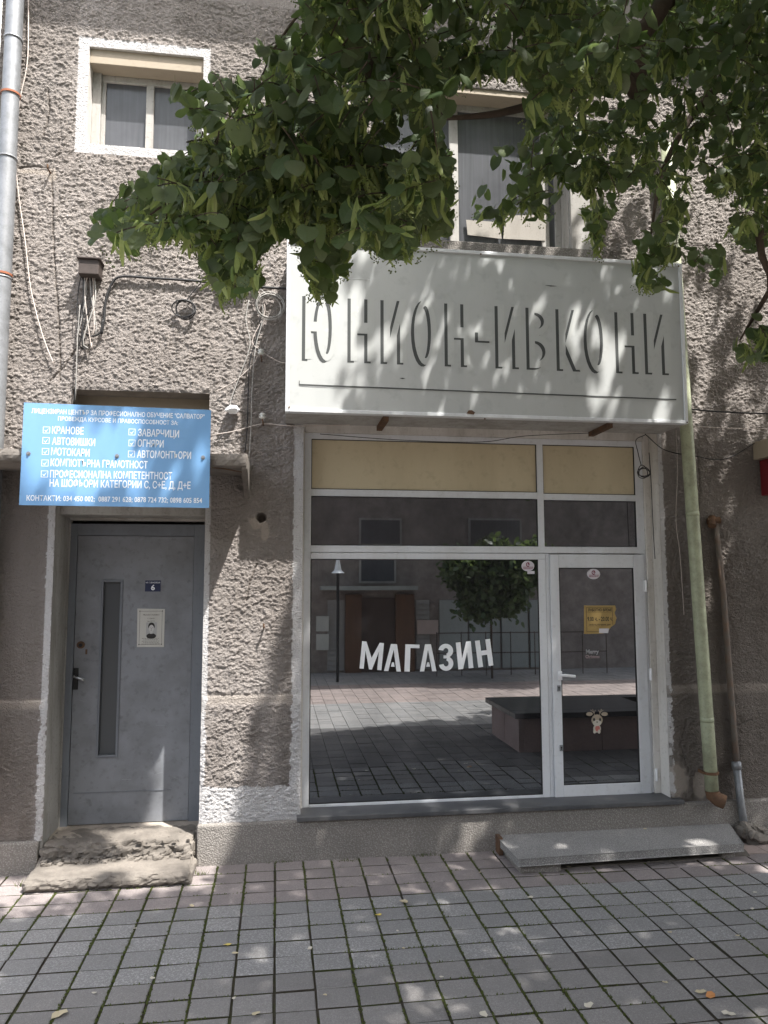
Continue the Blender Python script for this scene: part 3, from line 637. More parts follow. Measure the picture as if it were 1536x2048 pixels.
b_ = W(1058, 1142, FY); MB().box(b_[0]-.012, b_[0]+.044, FY+.0022, FY+.0028, b_[1]-.022, b_[1]).build('torn_corner', STICK, s1)
a2_ = W(1187, 1148, FY-.005); s2 = sticker('sticker', 'oval white sticker at the top of the shop door glass', a2_[0], a2_[1], FY-.005, .052, .039, False)
for s_, (q0, q1) in ((s1, a_), (s2, a2_)):
    yy = (FY+.003 if s_ is s1 else FY-.005)-.0016
    m = MB(); rr = random.Random(5)
    for row in range(2):
        x = q0-.036
        while x < q0+.034:
            l_ = rr.uniform(.004, .008); m.box(x, x+l_, yy-.0003, yy, q1-.012-row*.011, q1-.006-row*.011); x += l_+.002
    m.build('small_print', MAROON, s_)
# opening hours
GY = FY-.005
hn = root('opening_hours_notice', W3(1200, 1240, GY), 'torn gold opening-hours notice stuck on the shop door glass', 'notice')
P = [(1168, 1211), (1230, 1211), (1232, 1218), (1229, 1226), (1233, 1236), (1230, 1248), (1222, 1254), (1216, 1262), (1206, 1267), (1168, 1268)]
m = MB(); m.prism([W(*p, GY) for p in P], GY-.0012, GY); m.build('sheet', GOLD, hn)
m = MB(); a0 = W(1172, 1215, GY); a1 = W(1226, 1263, GY); t = .0022
m.box(a0[0], a0[0]+t, GY-.0018, GY-.0013, a1[1], a0[1]); m.box(a0[0]+t, a1[0], GY-.0018, GY-.0013, a0[1]-t, a0[1]); m.box(a1[0]-t, a1[0], GY-.0018, GY-.0013, a1[1]+.05, a0[1]-t); m.box(a0[0]+t, a1[0]-.04, GY-.0018, GY-.0013, a1[1], a1[1]+t); 
zz = W(1180, 1225, GY)[1]; m.box(a0[0]+.012, a1[0]-.012, GY-.0018, GY-.0013, zz-.001, zz); zz = W(1180, 1252, GY)[1]; m.box(a0[0]+.012, a1[0]-.03, GY-.0018, GY-.0013, zz-.001, zz); m.build('border', INK, hn)
wtext('РАБОТНО ВРЕМЕ', (1177, 1222.5), (1224, 1222.5), GY-.0016, 5.5, INK, hn, .03); wtext('9.00 ч. - 20.00 ч.', (1175, 1242), (1226, 1242), GY-.0016, 9, INK, hn, .02); wtext('събота, почивен ден', (1178, 1250.5), (1221, 1250.5), GY-.0016, 3.2, INK, hn, .01)
MB().prism([W(*p, GY) for p in ((1198, 1257), (1218, 1257), (1216, 1266), (1198, 1266))], GY-.0020, GY-.0014).build('paper_scrap', STICK, hn)
# faded greeting sticker and reindeer sticker
gs = root('greeting_sticker', W3(1186, 1305, GY), 'small faded festive greeting sticker below the gold notice', 'sticker')
wtext('Merry', (1172, 1307), (1198, 1307), GY-.001, 8, plain('faded_print', (.30, .30, .31), .6), gs, .04); wtext('Christmas', (1171, 1316), (1199, 1316), GY-.001, 6, plain('faded_red_print', (.26, .20, .20), .6), gs, .04)
rd = root('reindeer_sticker', W3(1194, 1440, GY), 'small cartoon reindeer sticker on the lower door glass', 'sticker')
FAWN = plain('fawn_print', (.30, .25, .19), .6); CREAM = plain('cream_print', (.45, .42, .36), .6); PINKR = plain('red_vest_print', (.38, .12, .10), .6)
def wd(mb, x, y, rx, ry, off, m=0): a_ = W(x, y, GY); k = (D+GY)/FPX*1.03; mb.disc(a_[0], a_[1], rx*k, ry*k, GY-off-.0004, GY-off, 18, m)
m = MB(); wd(m, 1194, 1440, 12, 11, .0006); wd(m, 1179, 1428, 7, 4, .0003); wd(m, 1209, 1428, 7, 4, .0003); m.build('head', FAWN, rd)
m = MB(); wd(m, 1194, 1446, 9, 6, .0012); wd(m, 1189, 1463, 3, 4, .0012); wd(m, 1198, 1463, 3, 4, .0012); m.build('muzzle', CREAM, rd)
m = MB(); wd(m, 1188, 1439, 2.3, 3, .0018); wd(m, 1200, 1439, 2.3, 3, .0018); wd(m, 1194, 1444, 1.6, 1.2, .0018); m.build('eyes', INK, rd)
m = MB(); wd(m, 1194, 1457, 8, 8, .0002, 0); m.build('body', CREAM, rd); m = MB(); wd(m, 1195, 1457, 5, 6, .0008); m.build('vest', PINKR, rd)
m = MB()
for s_ in (-1, 1):
    for (q0, q1) in (((1194+s_*5, 1430), (1194+s_*9, 1418)), ((1194+s_*7, 1424), (1194+s_*13, 1420)), ((1194+s_*6, 1426), (1194+s_*3, 1420))): m.tube([W3(*q0, GY-.001), W3(*q1, GY-.001)], .0022, 5)
m.build('antlers', FAWN, rd)

# --- upper windows
def upper_left():
    x0, x1, z0, z1 = OPEN[3]; y = .14
    reveal(x0, x1, z0, z1, .26, WPAINT)
    fx = W(203, 200, y)[0]; bz = W(300, 158, y)[1]
    m = MB(); m.box(x0, fx, y-.02, y+.06, z0, bz); m.box(fx, x1, y, y+.06, bz-.05, bz); m.box(x1-.06, x1, y, y+.06, z0, bz-.05); m.box(fx, x1-.06, y, y+.06, z0, z0+.02)
    mx = W(299, 250, y)[0]; m.box(mx-.028, mx+.028, y-.004, y+.05, z0+.02, bz-.05)
    fr = m.build('window', WPAINT2, B, .004); fr['label'] = 'small high window with a white painted surround'
    m = MB(); m.box(x0, x1, .02, y+.05, bz, z1); m.build('shutter_box', BEIGE2, fr, .004)
    for a_, c_ in ((fx+.03, mx-.028), (mx+.028, x1-.06)): MB().box(a_, c_, y+.02, y+.03, z0+.02, bz-.05).build('pane', NETG, fr)
    m = MB(); m.box(fx, fx+.03, y+.005, y+.04, z0+.02, bz-.05); m.build('sash', WPAINT2, fr, .003)
upper_left()
def upper_right():
    x0, x1, z0, z1 = OPEN[4]; y = .15
    reveal(x0, x1, z0, z1, .26, WPAINT2)
    bz = W(960, 213, y)[1]; mx = W(912, 400, y)[0]; m = MB()
    m.box(x0, x0+.05, y, y+.06, z0, bz); m.box(x1-.05, x1, y, y+.06, z0, bz); m.box(x0+.05, x1-.05, y, y+.06, bz-.05, bz); m.box(mx-.05, mx+.02, y-.004, y+.06, z0, bz-.05); m.box(x0+.05, mx-.05, y, y+.06, z0, z0+.04)
    m.box(x1-.16, x1-.10, y, y+.06, z0, bz-.05); fr = m.build('window', WPAINT2, B, .004); fr['label'] = 'wide upper window half hidden behind the leaves'
    MB().box(x0, x1, .01, y+.05, bz, z1).build('shutter_box', BEIGE2, fr, .004)
    MB().box(x0+.05, mx-.05, y+.02, y+.03, z0+.04, bz-.05).build('pane', NETG, fr); MB().box(mx+.02, x1-.16, y+.02, y+.03, z0, bz-.05).build('pane', NETG, fr); MB().box(x1-.10, x1-.05, y+.02, y+.03, z0, bz-.05).build('pane', NETG, fr)
    P2 = worn('faded_paper', (.30, .28, .25), (.2, .18, .16), .5, 12, .8)
    q = [W(*p, y) for p in ((932, 440), (1000, 445), (1003, 478), (935, 470))]; MB().prism(q, y-.004, y).build('paper_sheet', P2, fr)
    q = [W(*p, y) for p in ((1010, 432), (1092, 430), (1090, 482), (1006, 478))]; MB().prism(q, y-.006, y-.002).build('paper_sheet', P2, fr)
    MB().box(x0-.04, 2.42, -.05, .10, z0-.075, z0-.001).build('window_sill', AGG, B, .006)
    MB().box(2.205, 2.375, -.03, .01, z0, 5.48).build('side_casing', WPAINT2, B, .006)
upper_right()

# ------------------------------------------------------------------ doorstep, shop step
st1 = rough_block(-1.50, -.508, -.055, .30, .0, .175, .011, .026, 7).build('door_step', CONC2); tag(st1, 'broken crumbling upper concrete step under the grey door', 'step')
st2 = rough_block(-1.50, -.50, -.36, -.02, -.005, .085, .011, .013, 11).build('door_step', CONC2); tag(st2, 'low worn concrete slab step on the paving below the grey door', 'step')
ss = root('shop_step', (2.4, -.25, 0), 'pale terrazzo slab step in front of the shop door, hollow underneath', 'step')
m = MB(); rr = random.Random(44)
for i in range(130):
    x = rr.uniform(-1.46, -.54); y = rr.uniform(-.14, -.05) if rr.random() < .75 else rr.uniform(-.05, .2); z = .086 if y < -.055 else .168; q_ = rr.uniform(.006, .019)*(1 if y < -.05 else .6)
    m.hexa([(x+dx*q_*rr.uniform(.6, 1.2), y+dy*q_*rr.uniform(.6, 1.2), z+max(0, dz)*q_*rr.uniform(.6, 1.3)) for dx, dy, dz in ((-1, -1, 0), (1, -1, 0), (1, 1, 0), (-1, 1, 0), (-1, -1, 1), (1, -1, 1), (1, 1, 1), (-1, 1, 1))])
o = m.build('rubble', CONC2); tag(o, 'crumbled concrete rubble lying on the door steps', 'rubble', kind='stuff')
def GZ(x, y, z): return G(x, y, z)
tp = [GZ(1037, 1718, .105), GZ(1487, 1688, .105), (3.28, -.05), (1.53, -.05)]
m = MB(); m.slab([tp[0], tp[1], tp[2], tp[3]], .057, .105); m.build('slab', AGG2, ss, .005)
MB().box(1.565, 1.84, -.465, -.06, -.01, .0565).build('support_block', AGG, ss, .006); MB().box(3.0, 3.10, -.40, -.06, -.01, .0565).build('support_block', AGG, ss, .006)
m = MB(); m.box(1.525, 1.552, -.14, -.052, 0, .115); m.build('edge_bracket', RUSTY, ss)
rb = rough_block(3.30, 3.62, -.22, -.05, -.01, .10, .02, .03, 15)
v_ = np.array(rb.v); v_[:, 2] *= np.clip(1.6-(v_[:, 0]-3.28)*3.2, .3, 1.5); rb.v = [tuple(p) for p in v_]; rb.build('cement_lump', CONC2, B)
m = MB(); m.slab([G(1045, 1748), G(1160, 1735), G(1500, 1712), G(1490, 1700), (1.6, -.3)], -.005, .006); m.build('mortar_bed', CONC2, ss)

# ------------------------------------------------------------------ big sign
SY = -.40
sg = root('shop_sign', (1.47, SY, 3.0), 'long off-white box sign with raised capital letters above the shop window', 'sign')
sx0, sx1, sz0, sz1 = .040, 2.885, 2.980, 4.163
m = MB(); m.box(sx0+.02, sx1-.02, SY+.004, SY+.012, sz0+.02, sz1-.02); m.build('face_panel', SIGNW, sg)
t = .024; m = MB(); m.box(sx0, sx0+t, SY-.006, SY+.05, sz0, sz1); m.box(sx1-t, sx1, SY-.006, SY+.05, sz0, sz1); m.box(sx0+t, sx1-t, SY-.006, SY+.05, sz0, sz0+t); m.box(sx0+t, sx1-t, SY-.006, SY+.05, sz1-t, sz1); m.build('edge_trim', ALU, sg, .003)
m = MB(); m.box(sx0+.004, sx0+.012, SY+.05, -.012, sz0+.004, sz1-.004); m.box(sx1-.012, sx1-.004, SY+.05, -.012, sz0+.004, sz1-.004); m.box(sx0+.012, sx1-.012, SY+.05, -.012, sz1-.012, sz1-.004); m.box(sx0+.012, sx1-.012, SY+.05, -.012, sz0+.004, sz0+.012)
m.build('casing', WPAINT2, sg)
for qx in (770, 1215):
    a_ = W(qx, 845, SY+.1)[0]; MB().box(a_-.02, a_+.02, SY+.06, -.01, sz0-.03, sz0+.003).build('bracket', RUSTY, sg)
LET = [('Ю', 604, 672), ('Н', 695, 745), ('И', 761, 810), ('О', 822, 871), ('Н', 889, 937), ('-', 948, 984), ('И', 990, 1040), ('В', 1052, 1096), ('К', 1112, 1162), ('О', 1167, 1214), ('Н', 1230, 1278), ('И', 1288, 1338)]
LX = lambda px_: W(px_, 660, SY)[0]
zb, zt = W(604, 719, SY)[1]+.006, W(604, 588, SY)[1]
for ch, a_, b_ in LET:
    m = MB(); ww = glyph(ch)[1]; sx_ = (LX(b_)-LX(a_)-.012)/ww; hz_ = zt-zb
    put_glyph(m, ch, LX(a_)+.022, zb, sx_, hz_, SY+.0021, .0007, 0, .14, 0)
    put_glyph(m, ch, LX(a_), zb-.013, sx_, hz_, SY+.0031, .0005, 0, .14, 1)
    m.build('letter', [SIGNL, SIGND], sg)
m = MB(); z_ = W(600, 770, SY)[1]
zl, zr = W(600, 770, SY)[1], W(1350, 800, SY)[1]; xl, xr = W(598, 770, SY)[0], W(1353, 800, SY)[0]
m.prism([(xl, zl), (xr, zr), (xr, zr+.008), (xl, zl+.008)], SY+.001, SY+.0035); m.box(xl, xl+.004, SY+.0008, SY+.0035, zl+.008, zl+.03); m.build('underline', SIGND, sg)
for (q, l_) in (((1102, 571), 26), ((805, 756), 12)):
    a_ = W(*q, SY); m = MB(); m.prism([(a_[0]-l_*.0016, a_[1]), (a_[0], a_[1]-.006), (a_[0]+l_*.0017, a_[1]-.001), (a_[0], a_[1]+.002)], SY+.0015, SY+.0038); m.build('scratch', SIGND, sg)
a_ = W(941, 826, SY); m = MB(); m.prism([(a_[0]-.03, a_[1]-.006), (a_[0]+.02, a_[1]-.012), (a_[0]+.03, a_[1]+.002), (a_[0]+.008, a_[1]+.018), (a_[0]-.015, a_[1]+.016)], SY-.010, SY-.0062); m.build('rust_hole', RUSTY, sg)

rr = random.Random(77)
for q_ in ((600, 552, 740), (600, 772, 700)):
    m = MB()
    a_ = W(q_[0], q_[1], SY); b_ = W(q_[2], q_[1]+(q_[2]-q_[0])*.05, SY); m.prism([(a_[0], a_[1]), (b_[0], b_[1]), (b_[0], b_[1]+.0015), (a_[0], a_[1]+.0015)], SY+.0022, SY+.0038)
    m.build('panel_seam', ALU, sg)
PEEL = worn('sign_bare_patch', (.47, .48, .48), (.38, .39, .39), .4, 20, .5)
for cx_, cy_, rx_, ry_ in ((648, 612, 22, 22), (672, 640, 10, 16), (712, 618, 6, 12), (655, 660, 7, 5)):
    P_ = []
    for i in range(18):
        t_ = 2*math.pi*i/18; k_ = rr.uniform(.6, 1.1); P_.append(W(cx_+rx_*k_*math.cos(t_), cy_+ry_*k_*math.sin(t_), SY))
    MB().prism(P_, SY+.0034+rr.uniform(0, .0002), SY+.0039).build('peeled_patch', PEEL, sg)
for qx, qy in ((577, 486), (577, 815), (960, 509), (968, 838), (1355, 533), (1372, 845)):
    a_ = W(qx, qy, SY); m = MB(); m.disc(a_[0]+.004, a_[1], .006, .006, SY-.009, SY-.0065, 8); m.build('rivet', RUSTY, sg)
# ------------------------------------------------------------------ blue sign
BY = -.50
bs = root('course_sign', (-1.0, BY, 2.34), 'blue printed metal board with white lettering and check boxes over the grey door', 'sign')
bp = [W(*p, BY) for p in ((38, 1010), (418, 1016), (422, 820), (48, 805))]
MB().prism(bp, BY, BY+.004).build('board', BLUE, bs)
def bt(s, p0, p1, h, bold=.035): wtext(s, p0, p1, BY-.0004, h, WHITE, bs, bold)
def bt2(s, p0, p1, h, bold=.012):
    a_ = W(*p0, BY); b_ = W(*p1, BY); rot = math.atan2(b_[1]-a_[1], b_[0]-a_[0])
    text(s, a_[0], a_[1], BY-.0004, h*(D+BY)/FPX*1.03, WHITE, bs, 'lettering', b_[0]-a_[0], 'LEFT', bold, rot=rot)
bt2('ЛИЦЕНЗИРАН ЦЕНТЪР ЗА ПРОФЕСИОНАЛНО ОБУЧЕНИЕ "САЛВАТОР"', (63, 826), (409, 838), 9)
bt2('ПРОВЕЖДА КУРСОВЕ И ПРАВОСПОСОБНОСТ ЗА:', (116, 841), (356, 850), 8)
for s_, p0, p1 in (('КРАНОВЕ', (104, 867), (167, 869)), ('АВТОВИШКИ', (104, 889), (190, 892)), ('МОТОКАРИ', (102, 910), (179, 913)), ('КОМПЮТЪРНА ГРАМОТНОСТ', (101, 932), (295, 937)), ('ПРОФЕСИОНАЛНА КОМПЕТЕНТНОСТ', (100, 955), (344, 959)), ('НА ШОФЬОРИ КАТЕГОРИИ С, С+Е, Д, Д+Е', (99, 973), (381, 978)), ('ЗАВАРЧИЦИ', (276, 872), (358, 875)), ('ОГНЯРИ', (275, 893), (327, 895)), ('АВТОМОНТЬОРИ', (274, 915), (382, 918))): bt2(s_, p0, p1, 14)
bt2('КОНТАКТИ: 034 450 002;  0887 291 628; 0878 724 732; 0898 605 854', (53, 1001), (404, 1006), 10)
for (qx, qy) in ((93, 860), (92, 881), (91, 903), (90, 926), (89, 948), (264, 864), (264, 886), (263, 908)):
    a_ = W(qx, qy, BY); k = (D+BY)/FPX*1.03; q_ = 6.2*k; t = .0028; m = MB(); y = BY-.0002
    m.box(a_[0]-q_, a_[0]+q_, y-.0004, y, a_[1]+q_-t, a_[1]+q_); m.box(a_[0]-q_, a_[0]+q_, y-.0004, y, a_[1]-q_, a_[1]-q_+t); m.box(a_[0]-q_, a_[0]-q_+t, y-.0004, y, a_[1]-q_+t, a_[1]+q_-t); m.box(a_[0]+q_-t, a_[0]+q_, y-.0004, y, a_[1]-q_+t, a_[1]+q_-t)
    m.prism([(a_[0]-q_*.65, a_[1]), (a_[0]-q_*.1, a_[1]-q_*.7), (a_[0]+q_*.75, a_[1]+q_*.75), (a_[0]-q_*.1, a_[1]-q_*.3)], y-.0007, y-.0005); m.build('check_box', WHITE, bs)
for p_ in ((57, 907), (234, 912), (406, 915)):
    a_ = W(*p_, BY); m = MB(); m.disc(a_[0], a_[1], .013, .013, BY-.003, BY-.0005, 14); m.disc(a_[0], a_[1], .007, .007, BY-.010, BY-.0032, 8); m.build('bolt', GALV, bs)

# number plate and notice on the door
NY = DY+.012
npz = root('house_number_plate', W3(306, 1172, NY), 'small navy house number plate reading 6 on the grey door', 'number plate')
q = [W(*p, NY) for p in ((290, 1183), (321, 1183), (322, 1161), (291, 1161))]; MB().prism(q, NY-.004, NY).build('plate', NAVY, npz)
a_ = W(306, 1180, NY); text('6', a_[0], a_[1], NY-.0048, .038, WHITE, npz, 'lettering', .028, 'CENTER', .03)
a_ = W(306, 1166.5, NY); text('бул. Генерал Гурко' if False else 'УЛ. Г. БЕНКОВСКИ', a_[0], a_[1], NY-.0048, .010, WHITE, npz, 'lettering', .10, 'CENTER', .01)
ob = root('memorial_notice', W3(301, 1255, NY), 'framed white memorial notice with a black and white portrait on the grey door', 'notice')
q = [W(*p, NY) for p in ((274, 1294), (328, 1294), (330, 1218), (275, 1217))]; MB().prism(q, NY-.003, NY).build('sheet', PAPER, ob)
x0_, z0_ = W(278, 1289, NY); x1_, z1_ = W(325, 1222, NY); t = .0018; m = MB(); y = NY-.0038
for bx in ((x0_, x1_, z1_-t, z1_), (x0_, x1_, z0_, z0_+t), (x0_, x0_+t, z0_+t, z1_-t), (x1_-t, x1_, z0_+t, z1_-t)): m.box(bx[0], bx[1], y, y+.0005, bx[2], bx[3])
for c_ in ((x0_, z0_), (x1_, z0_), (x0_, z1_), (x1_, z1_)): m.disc(c_[0], c_[1], .004, .004, y-.0006, y-.0002, 8)
m.build('border', INK, ob)
mx_0 = (x0_+x1_)/2
text('ТЪЖЕН ПОМЕН', mx_0, W(300, 1231, NY)[1], y, .009, INK, ob, 'lettering', .115, 'CENTER', .01); text('5 години', mx_0, W(300, 1237.5, NY)[1], y, .008, INK, ob, 'lettering', .05, 'CENTER'); text('без НЕГО', mx_0, W(300, 1243.5, NY)[1], y, .008, INK, ob, 'lettering', .05, 'CENTER')
for i in range(5):
    zz = W(300, 1277+i*2.8, NY)[1]; m = MB(); xx = mx_0-.06+.01*(i % 2)
    rr = random.Random(i)
    while xx < mx_0+.055: l_ = rr.uniform(.006, .016); m.box(xx, xx+l_, y, y+.0004, zz, zz+.0022); xx += l_+.004
    m.build('small_print', INK, ob)
pc, pz_ = W(303, 1258, NY); m = MB(); m.box(pc-.038, pc+.038, y, y+.0004, pz_-.053, pz_+.048); m.build('portrait_background', plain('photo_grey', (.38, .38, .37), .6), ob)
m = MB(); m.disc(pc, pz_-.050, .034, .020, y-.0012, y-.0006, 20); m.disc(pc, pz_+.020, .023, .027, y-.0012, y-.0006, 20); m.build('portrait_hair_and_coat', INK, ob)
m = MB(); m.disc(pc, pz_+.004, .018, .026, y-.0022, y-.0014, 20); m.box(pc-.009, pc+.009, y-.0020, y-.0014, pz_-.034, pz_-.018); m.build('portrait_face', plain('photo_skin', (.50, .49, .47), .6), ob)
m = MB(); m.disc(pc-.007, pz_+.009, .0035, .0016, y-.0028, y-.0024, 8); m.disc(pc+.007, pz_+.009, .0035, .0016, y-.0028, y-.0024, 8); m.disc(pc, pz_-.009, .005, .0012, y-.0028, y-.0024, 8); m.box(pc-.001, pc+.0015, y-.0028, y-.0024, pz_-.003, pz_+.006); m.build('portrait_features', INK, ob)

# ------------------------------------------------------------------ pipes
dp = root('downpipe', (-1.86, -.10, 0), 'galvanised grey downpipe with rusty clamps at the left edge of the building', 'pipe')
m = MB(); m.tube([(-1.862, -.10, .3), (-1.862, -.10, 4.7)], .060, 20, caps=False); m.tube([(-1.862, -.10, 4.7), (-1.862, -.10, 7.5)], .057, 20, caps=False); m.build('pipe', GALV, dp, smooth=True)
m = MB()
for z in (3.9, 4.75, 5.62): m.tube([(-1.862, -.10, z), (-1.862, -.10, z+.012)], .0625, 20)
m.build('pipe_seam', GALV, dp, smooth=True)
for q_ in ((20, 192), (5, 552)):
    z = W(*q_, -.1)[1]; m = MB(); m.ringpart(0, 0, .065, .065, .004, 0, 360, 0, .014, 24); m2 = MB(); m2.add([(-1.862+x, -.10+zz, z+y) for x, y, zz in m.v], m.f); m2.box(-1.87, -1.855, -.04, .02, z+.004, z+.018); m2.build('clamp', RUSTC, dp)
gp = root('downpipe', (3.19, -.09, 0), 'pale green downpipe with rusty elbow beside the shop door', 'pipe')
PY = -.085
def wp(x, y, Y=PY): return np.array(W3(x, y, Y))
top = wp(1362, 700); bot = wp(1424, 1583)
pp = [top+(bot-top)*t_ for t_ in np.linspace(0, 1, 9)]
ext = top+(top-bot)*.5
m = MB(); m.tube([ext]+pp, .047, 20); m.build('pipe', GREENP, gp, smooth=True)
for t_ in (.38, .84):
    c_ = top+(bot-top)*t_; dd = (bot-top)/np.linalg.norm(bot-top); m = MB(); m.tube([c_-dd*.004, c_+dd*.03], .0485, 20); m.build('pipe_sleeve', GREENP, gp, smooth=True)
c_ = wp(1422, 1545); dd = (bot-top)/np.linalg.norm(bot-top); m = MB(); m.tube([c_-dd*.01, c_+dd*.01], .054, 20); m.box(c_[0]-.06, c_[0]-.045, -.09, .01, c_[2]-.01, c_[2]+.01); m.build('clamp', RUSTY, gp)
e0 = wp(1424, 1580); m = MB(); m.tube([e0, e0+[.004, 0, -.035], e0+[.03, -.02, -.062], e0+[.07, -.04, -.078]], .050, 20, caps=False); m.tube([e0+[.07, -.04, -.078], e0+[.03, -.02, -.062]], .045, 20, 1, caps=False); m.tube([e0+[.045, -.028, -.068], e0+[.040, -.025, -.066]], .046, 16, 1)
m.build('elbow', [RUSTY, BLACK], gp, smooth=True)
tp_ = root('conduit_pipe', (3.42, -.04, 0), 'thin rusty grey-brown pipe running down the wall right of the green downpipe', 'pipe')
m = MB(); m.tube([np.array(W3(*p, -.035)) for p in ((1430, 1040), (1446, 1180), (1455, 1300), (1466, 1440), (1473, 1540))], .022, 12); m.build('upper_pipe', OLDP, tp_, smooth=True)
m = MB(); m.tube([np.array(W3(*p, -.06)) for p in ((1473, 1530), (1482, 1610), (1492, 1672))], .027, 12); m.tube([np.array(W3(*p, -.06)) for p in ((1472, 1524), (1474, 1538))], .034, 12); m.build('lower_pipe', GALV, tp_, smooth=True)
m = MB(); m.tube([np.array(W3(1415, 1043, -.03)), np.array(W3(1440, 1040, -.05))], .026, 10); m.tube([np.array(W3(1424, 1035, -.02)), np.array(W3(1424, 1052, -.06))], .03, 10); m.build('cap', RUSTY, tp_)

# ------------------------------------------------------------------ wires and fittings on the wall
def cable(name, label, pts, r, mat, y=-.02, parent=None, k=6, cat='cable', group=None):
    P = [W3(p[0], p[1], p[2] if len(p) > 2 else y) for p in pts]
    m = MB(); m.tube(smooth_path(P, k), r, 6); o = m.build(name, mat, parent, smooth=True)
    if parent is None: tag(o, label, cat, group)
    return o
cable('cable', 'pale cable hanging slack down the upper left wall beside the downpipe', [(57, 0), (55, 120), (40, 200), (30, 290), (36, 380), (50, 480), (62, 580), (85, 670), (108, 730)], .0045, CABLEP, -.03)
cable('cable', 'thin pale cable close against the downpipe at the left edge', [(44, 0), (40, 160), (32, 300), (22, 480), (12, 640), (2, 760)], .003, CABLEP, -.03)
cable('conduit_cable', 'thick black cable bending from the wall and running right to the big sign', [(203, 668), (208, 640), (212, 600), (225, 565), (245, 553), (300, 556), (380, 561), (450, 568), (520, 574), (585, 578)], .009, CABLE, -.03)
jb = root('junction_box', W3(175, 532, -.06), 'dark brown junction box with a bundle of wires hanging from it', 'junction box')
x0_, z0_ = W(156, 547, -.12); x1_, z1_ = W(198, 519, -.12); m = MB(); m.box(x0_, x1_, -.12, .0, z0_, z1_); m.build('box', BROWNB, jb, .006)
m = MB(); m.box(x0_-.012, x1_+.012, -.135, .0, z1_-.002, z1_+.012); m.build('lid', BROWNB, jb, .004)
rr = random.Random(2)
for i in range(9):
    a0 = 163+i*3.2; e = rr.choice([(160, 640), (170, 690), (178, 660), (158, 680), (185, 655)]); mid_ = (a0+rr.uniform(-8, 6), 590+rr.uniform(-15, 15))
    cable('hanging_wire', None, [(a0, 548, -.05), mid_+(-.06,), (e[0]+rr.uniform(-8, 12), e[1], -.05), (e[0]+rr.uniform(-10, 25), e[1]+rr.uniform(-10, 22), -.03)], rr.choice([.0028, .0035, .0045]), rr.choice([CABLE, CABLEG, CABLEG, CABLEP, CABLE]), parent=jb)
cable('hanging_wire', None, [(166, 600), (158, 640), (155, 700), (152, 760), (147, 808)], .0045, CABLE, -.04, jb); cable('hanging_wire', None, [(160, 610), (155, 680), (151, 800)], .003, CABLEG, -.05, jb)
cable('hanging_wire', None, [(172, 668), (185, 672), (200, 665), (206, 640)], .006, CABLE, -.04, jb)
wb = root('terminal_box', W3(473, 533, -.05), 'white plastic terminal box above the cables, partly behind hanging leaves', 'junction box')
x0_, z0_ = W(444, 549, -.09); x1_, z1_ = W(499, 518, -.09); m = MB(); m.box(x0_, x1_, -.09, 0, z0_+.01, z1_); m.build('box', WHITE, wb, .008); m = MB(); m.box(x0_-.006, x1_+.01, -.095, 0, z0_-.005, z0_+.0095); m.build('bottom_tray', PORC, wb, .003)
def coil(name, label, px_, py_, rpx, n, r, mat, seed, lead=None):
    c = root(name, W3(px_, py_, -.03), label, 'cable coil'); rr = random.Random(seed); k = (D)/FPX
    for i in range(n):
        P = []; ph = rr.uniform(0, 6.28); ox, oz = rr.uniform(-3, 3)*k, rr.uniform(-3, 3)*k; rx = (rpx+rr.uniform(-4, 3))*k; rz = (rpx+rr.uniform(-4, 3))*k
        cx_, cz_ = W(px_, py_)
        for j in range(23): a = ph+2*math.pi*j/22; P.append((cx_+ox+rx*math.cos(a), -.03-.005*i+.008*math.sin(2*a), cz_+oz+rz*math.sin(a)))
        MB().tube(P, r, 5).build('cable_loop', mat, c, smooth=True)
    if lead: cable('cable_lead', None, lead, r, mat, -.03, c)
    return c
coil('cable_coil', 'neat black cable coil hanging on the plaster above the blue sign', 371, 624, 21, 4, .0042, CABLE, 1, [(371, 604), (385, 585), (405, 562)])
coil('cable_coil', 'untidy pale grey cable coil just left of the big sign', 540, 618, 27, 6, .0035, CABLEG, 4, [(540, 595), (520, 578), (505, 572)])
coil('cable_coil', 'small tangled black wire coil on the top right corner of the shop frame', 1282, 944, 12, 4, .0032, CABLE, 8, [(1282, 930), (1276, 905), (1272, 880), (1290, 870)])
wires = [([(500, 575), (515, 610), (520, 650), (505, 700), (498, 740), (496, 800), (494, 860), (490, 905)], .004, CABLE, 'black cable dropping between the door and the big sign, nearest the door'),
    ([(505, 575), (523, 600), (525, 640), (512, 690), (505, 760), (502, 850), (498, 920)], .003, CABLEG, 'thin grey cable dropping beside the black one left of the big sign'),
    ([(510, 570), (530, 620), (505, 680), (520, 700), (555, 722), (572, 726)], .003, CABLEP, 'pale wire looping from the coil round the upper insulator to the big sign'),
    ([(498, 600), (492, 640), (500, 690), (480, 750), (462, 800), (460, 822)], .003, CABLEG, 'thin grey wire leading down to the white foam blob'),
    ([(424, 870), (470, 862), (522, 848), (560, 850), (600, 852), (700, 850)], .0028, CABLEP, 'thin pale wire strung from the blue sign to the lower insulator'),
    ([(430, 784), (470, 762), (505, 730), (515, 712)], .0025, CABLEP, 'thin pale wire rising right from the recess over the door'),
    ([(640, 868), (800, 880), (960, 884), (1050, 872), (1180, 866)], .0025, CABLE, 'thin dark wire sagging under the big sign above the beige panels'),
    ([(1290, 868), (1330, 900), (1390, 912), (1450, 918), (1520, 880)], .0035, CABLE, 'dark cable sagging right across the green downpipe'),
    ([(1352, 860), (1355, 940), (1352, 1040), (1360, 1110), (1368, 1230)], .002, CABLEP, 'hair-thin pale wire hanging down just left of the green downpipe'),
    ([(1298, 905), (1302, 960), (1306, 1050), (1310, 1118)], .003, CABLE, 'short black cable running down the white right edge of the shop frame')]
for pts, r, mt, lb in wires: cable('cable', lb, pts, r, mt, -.035)
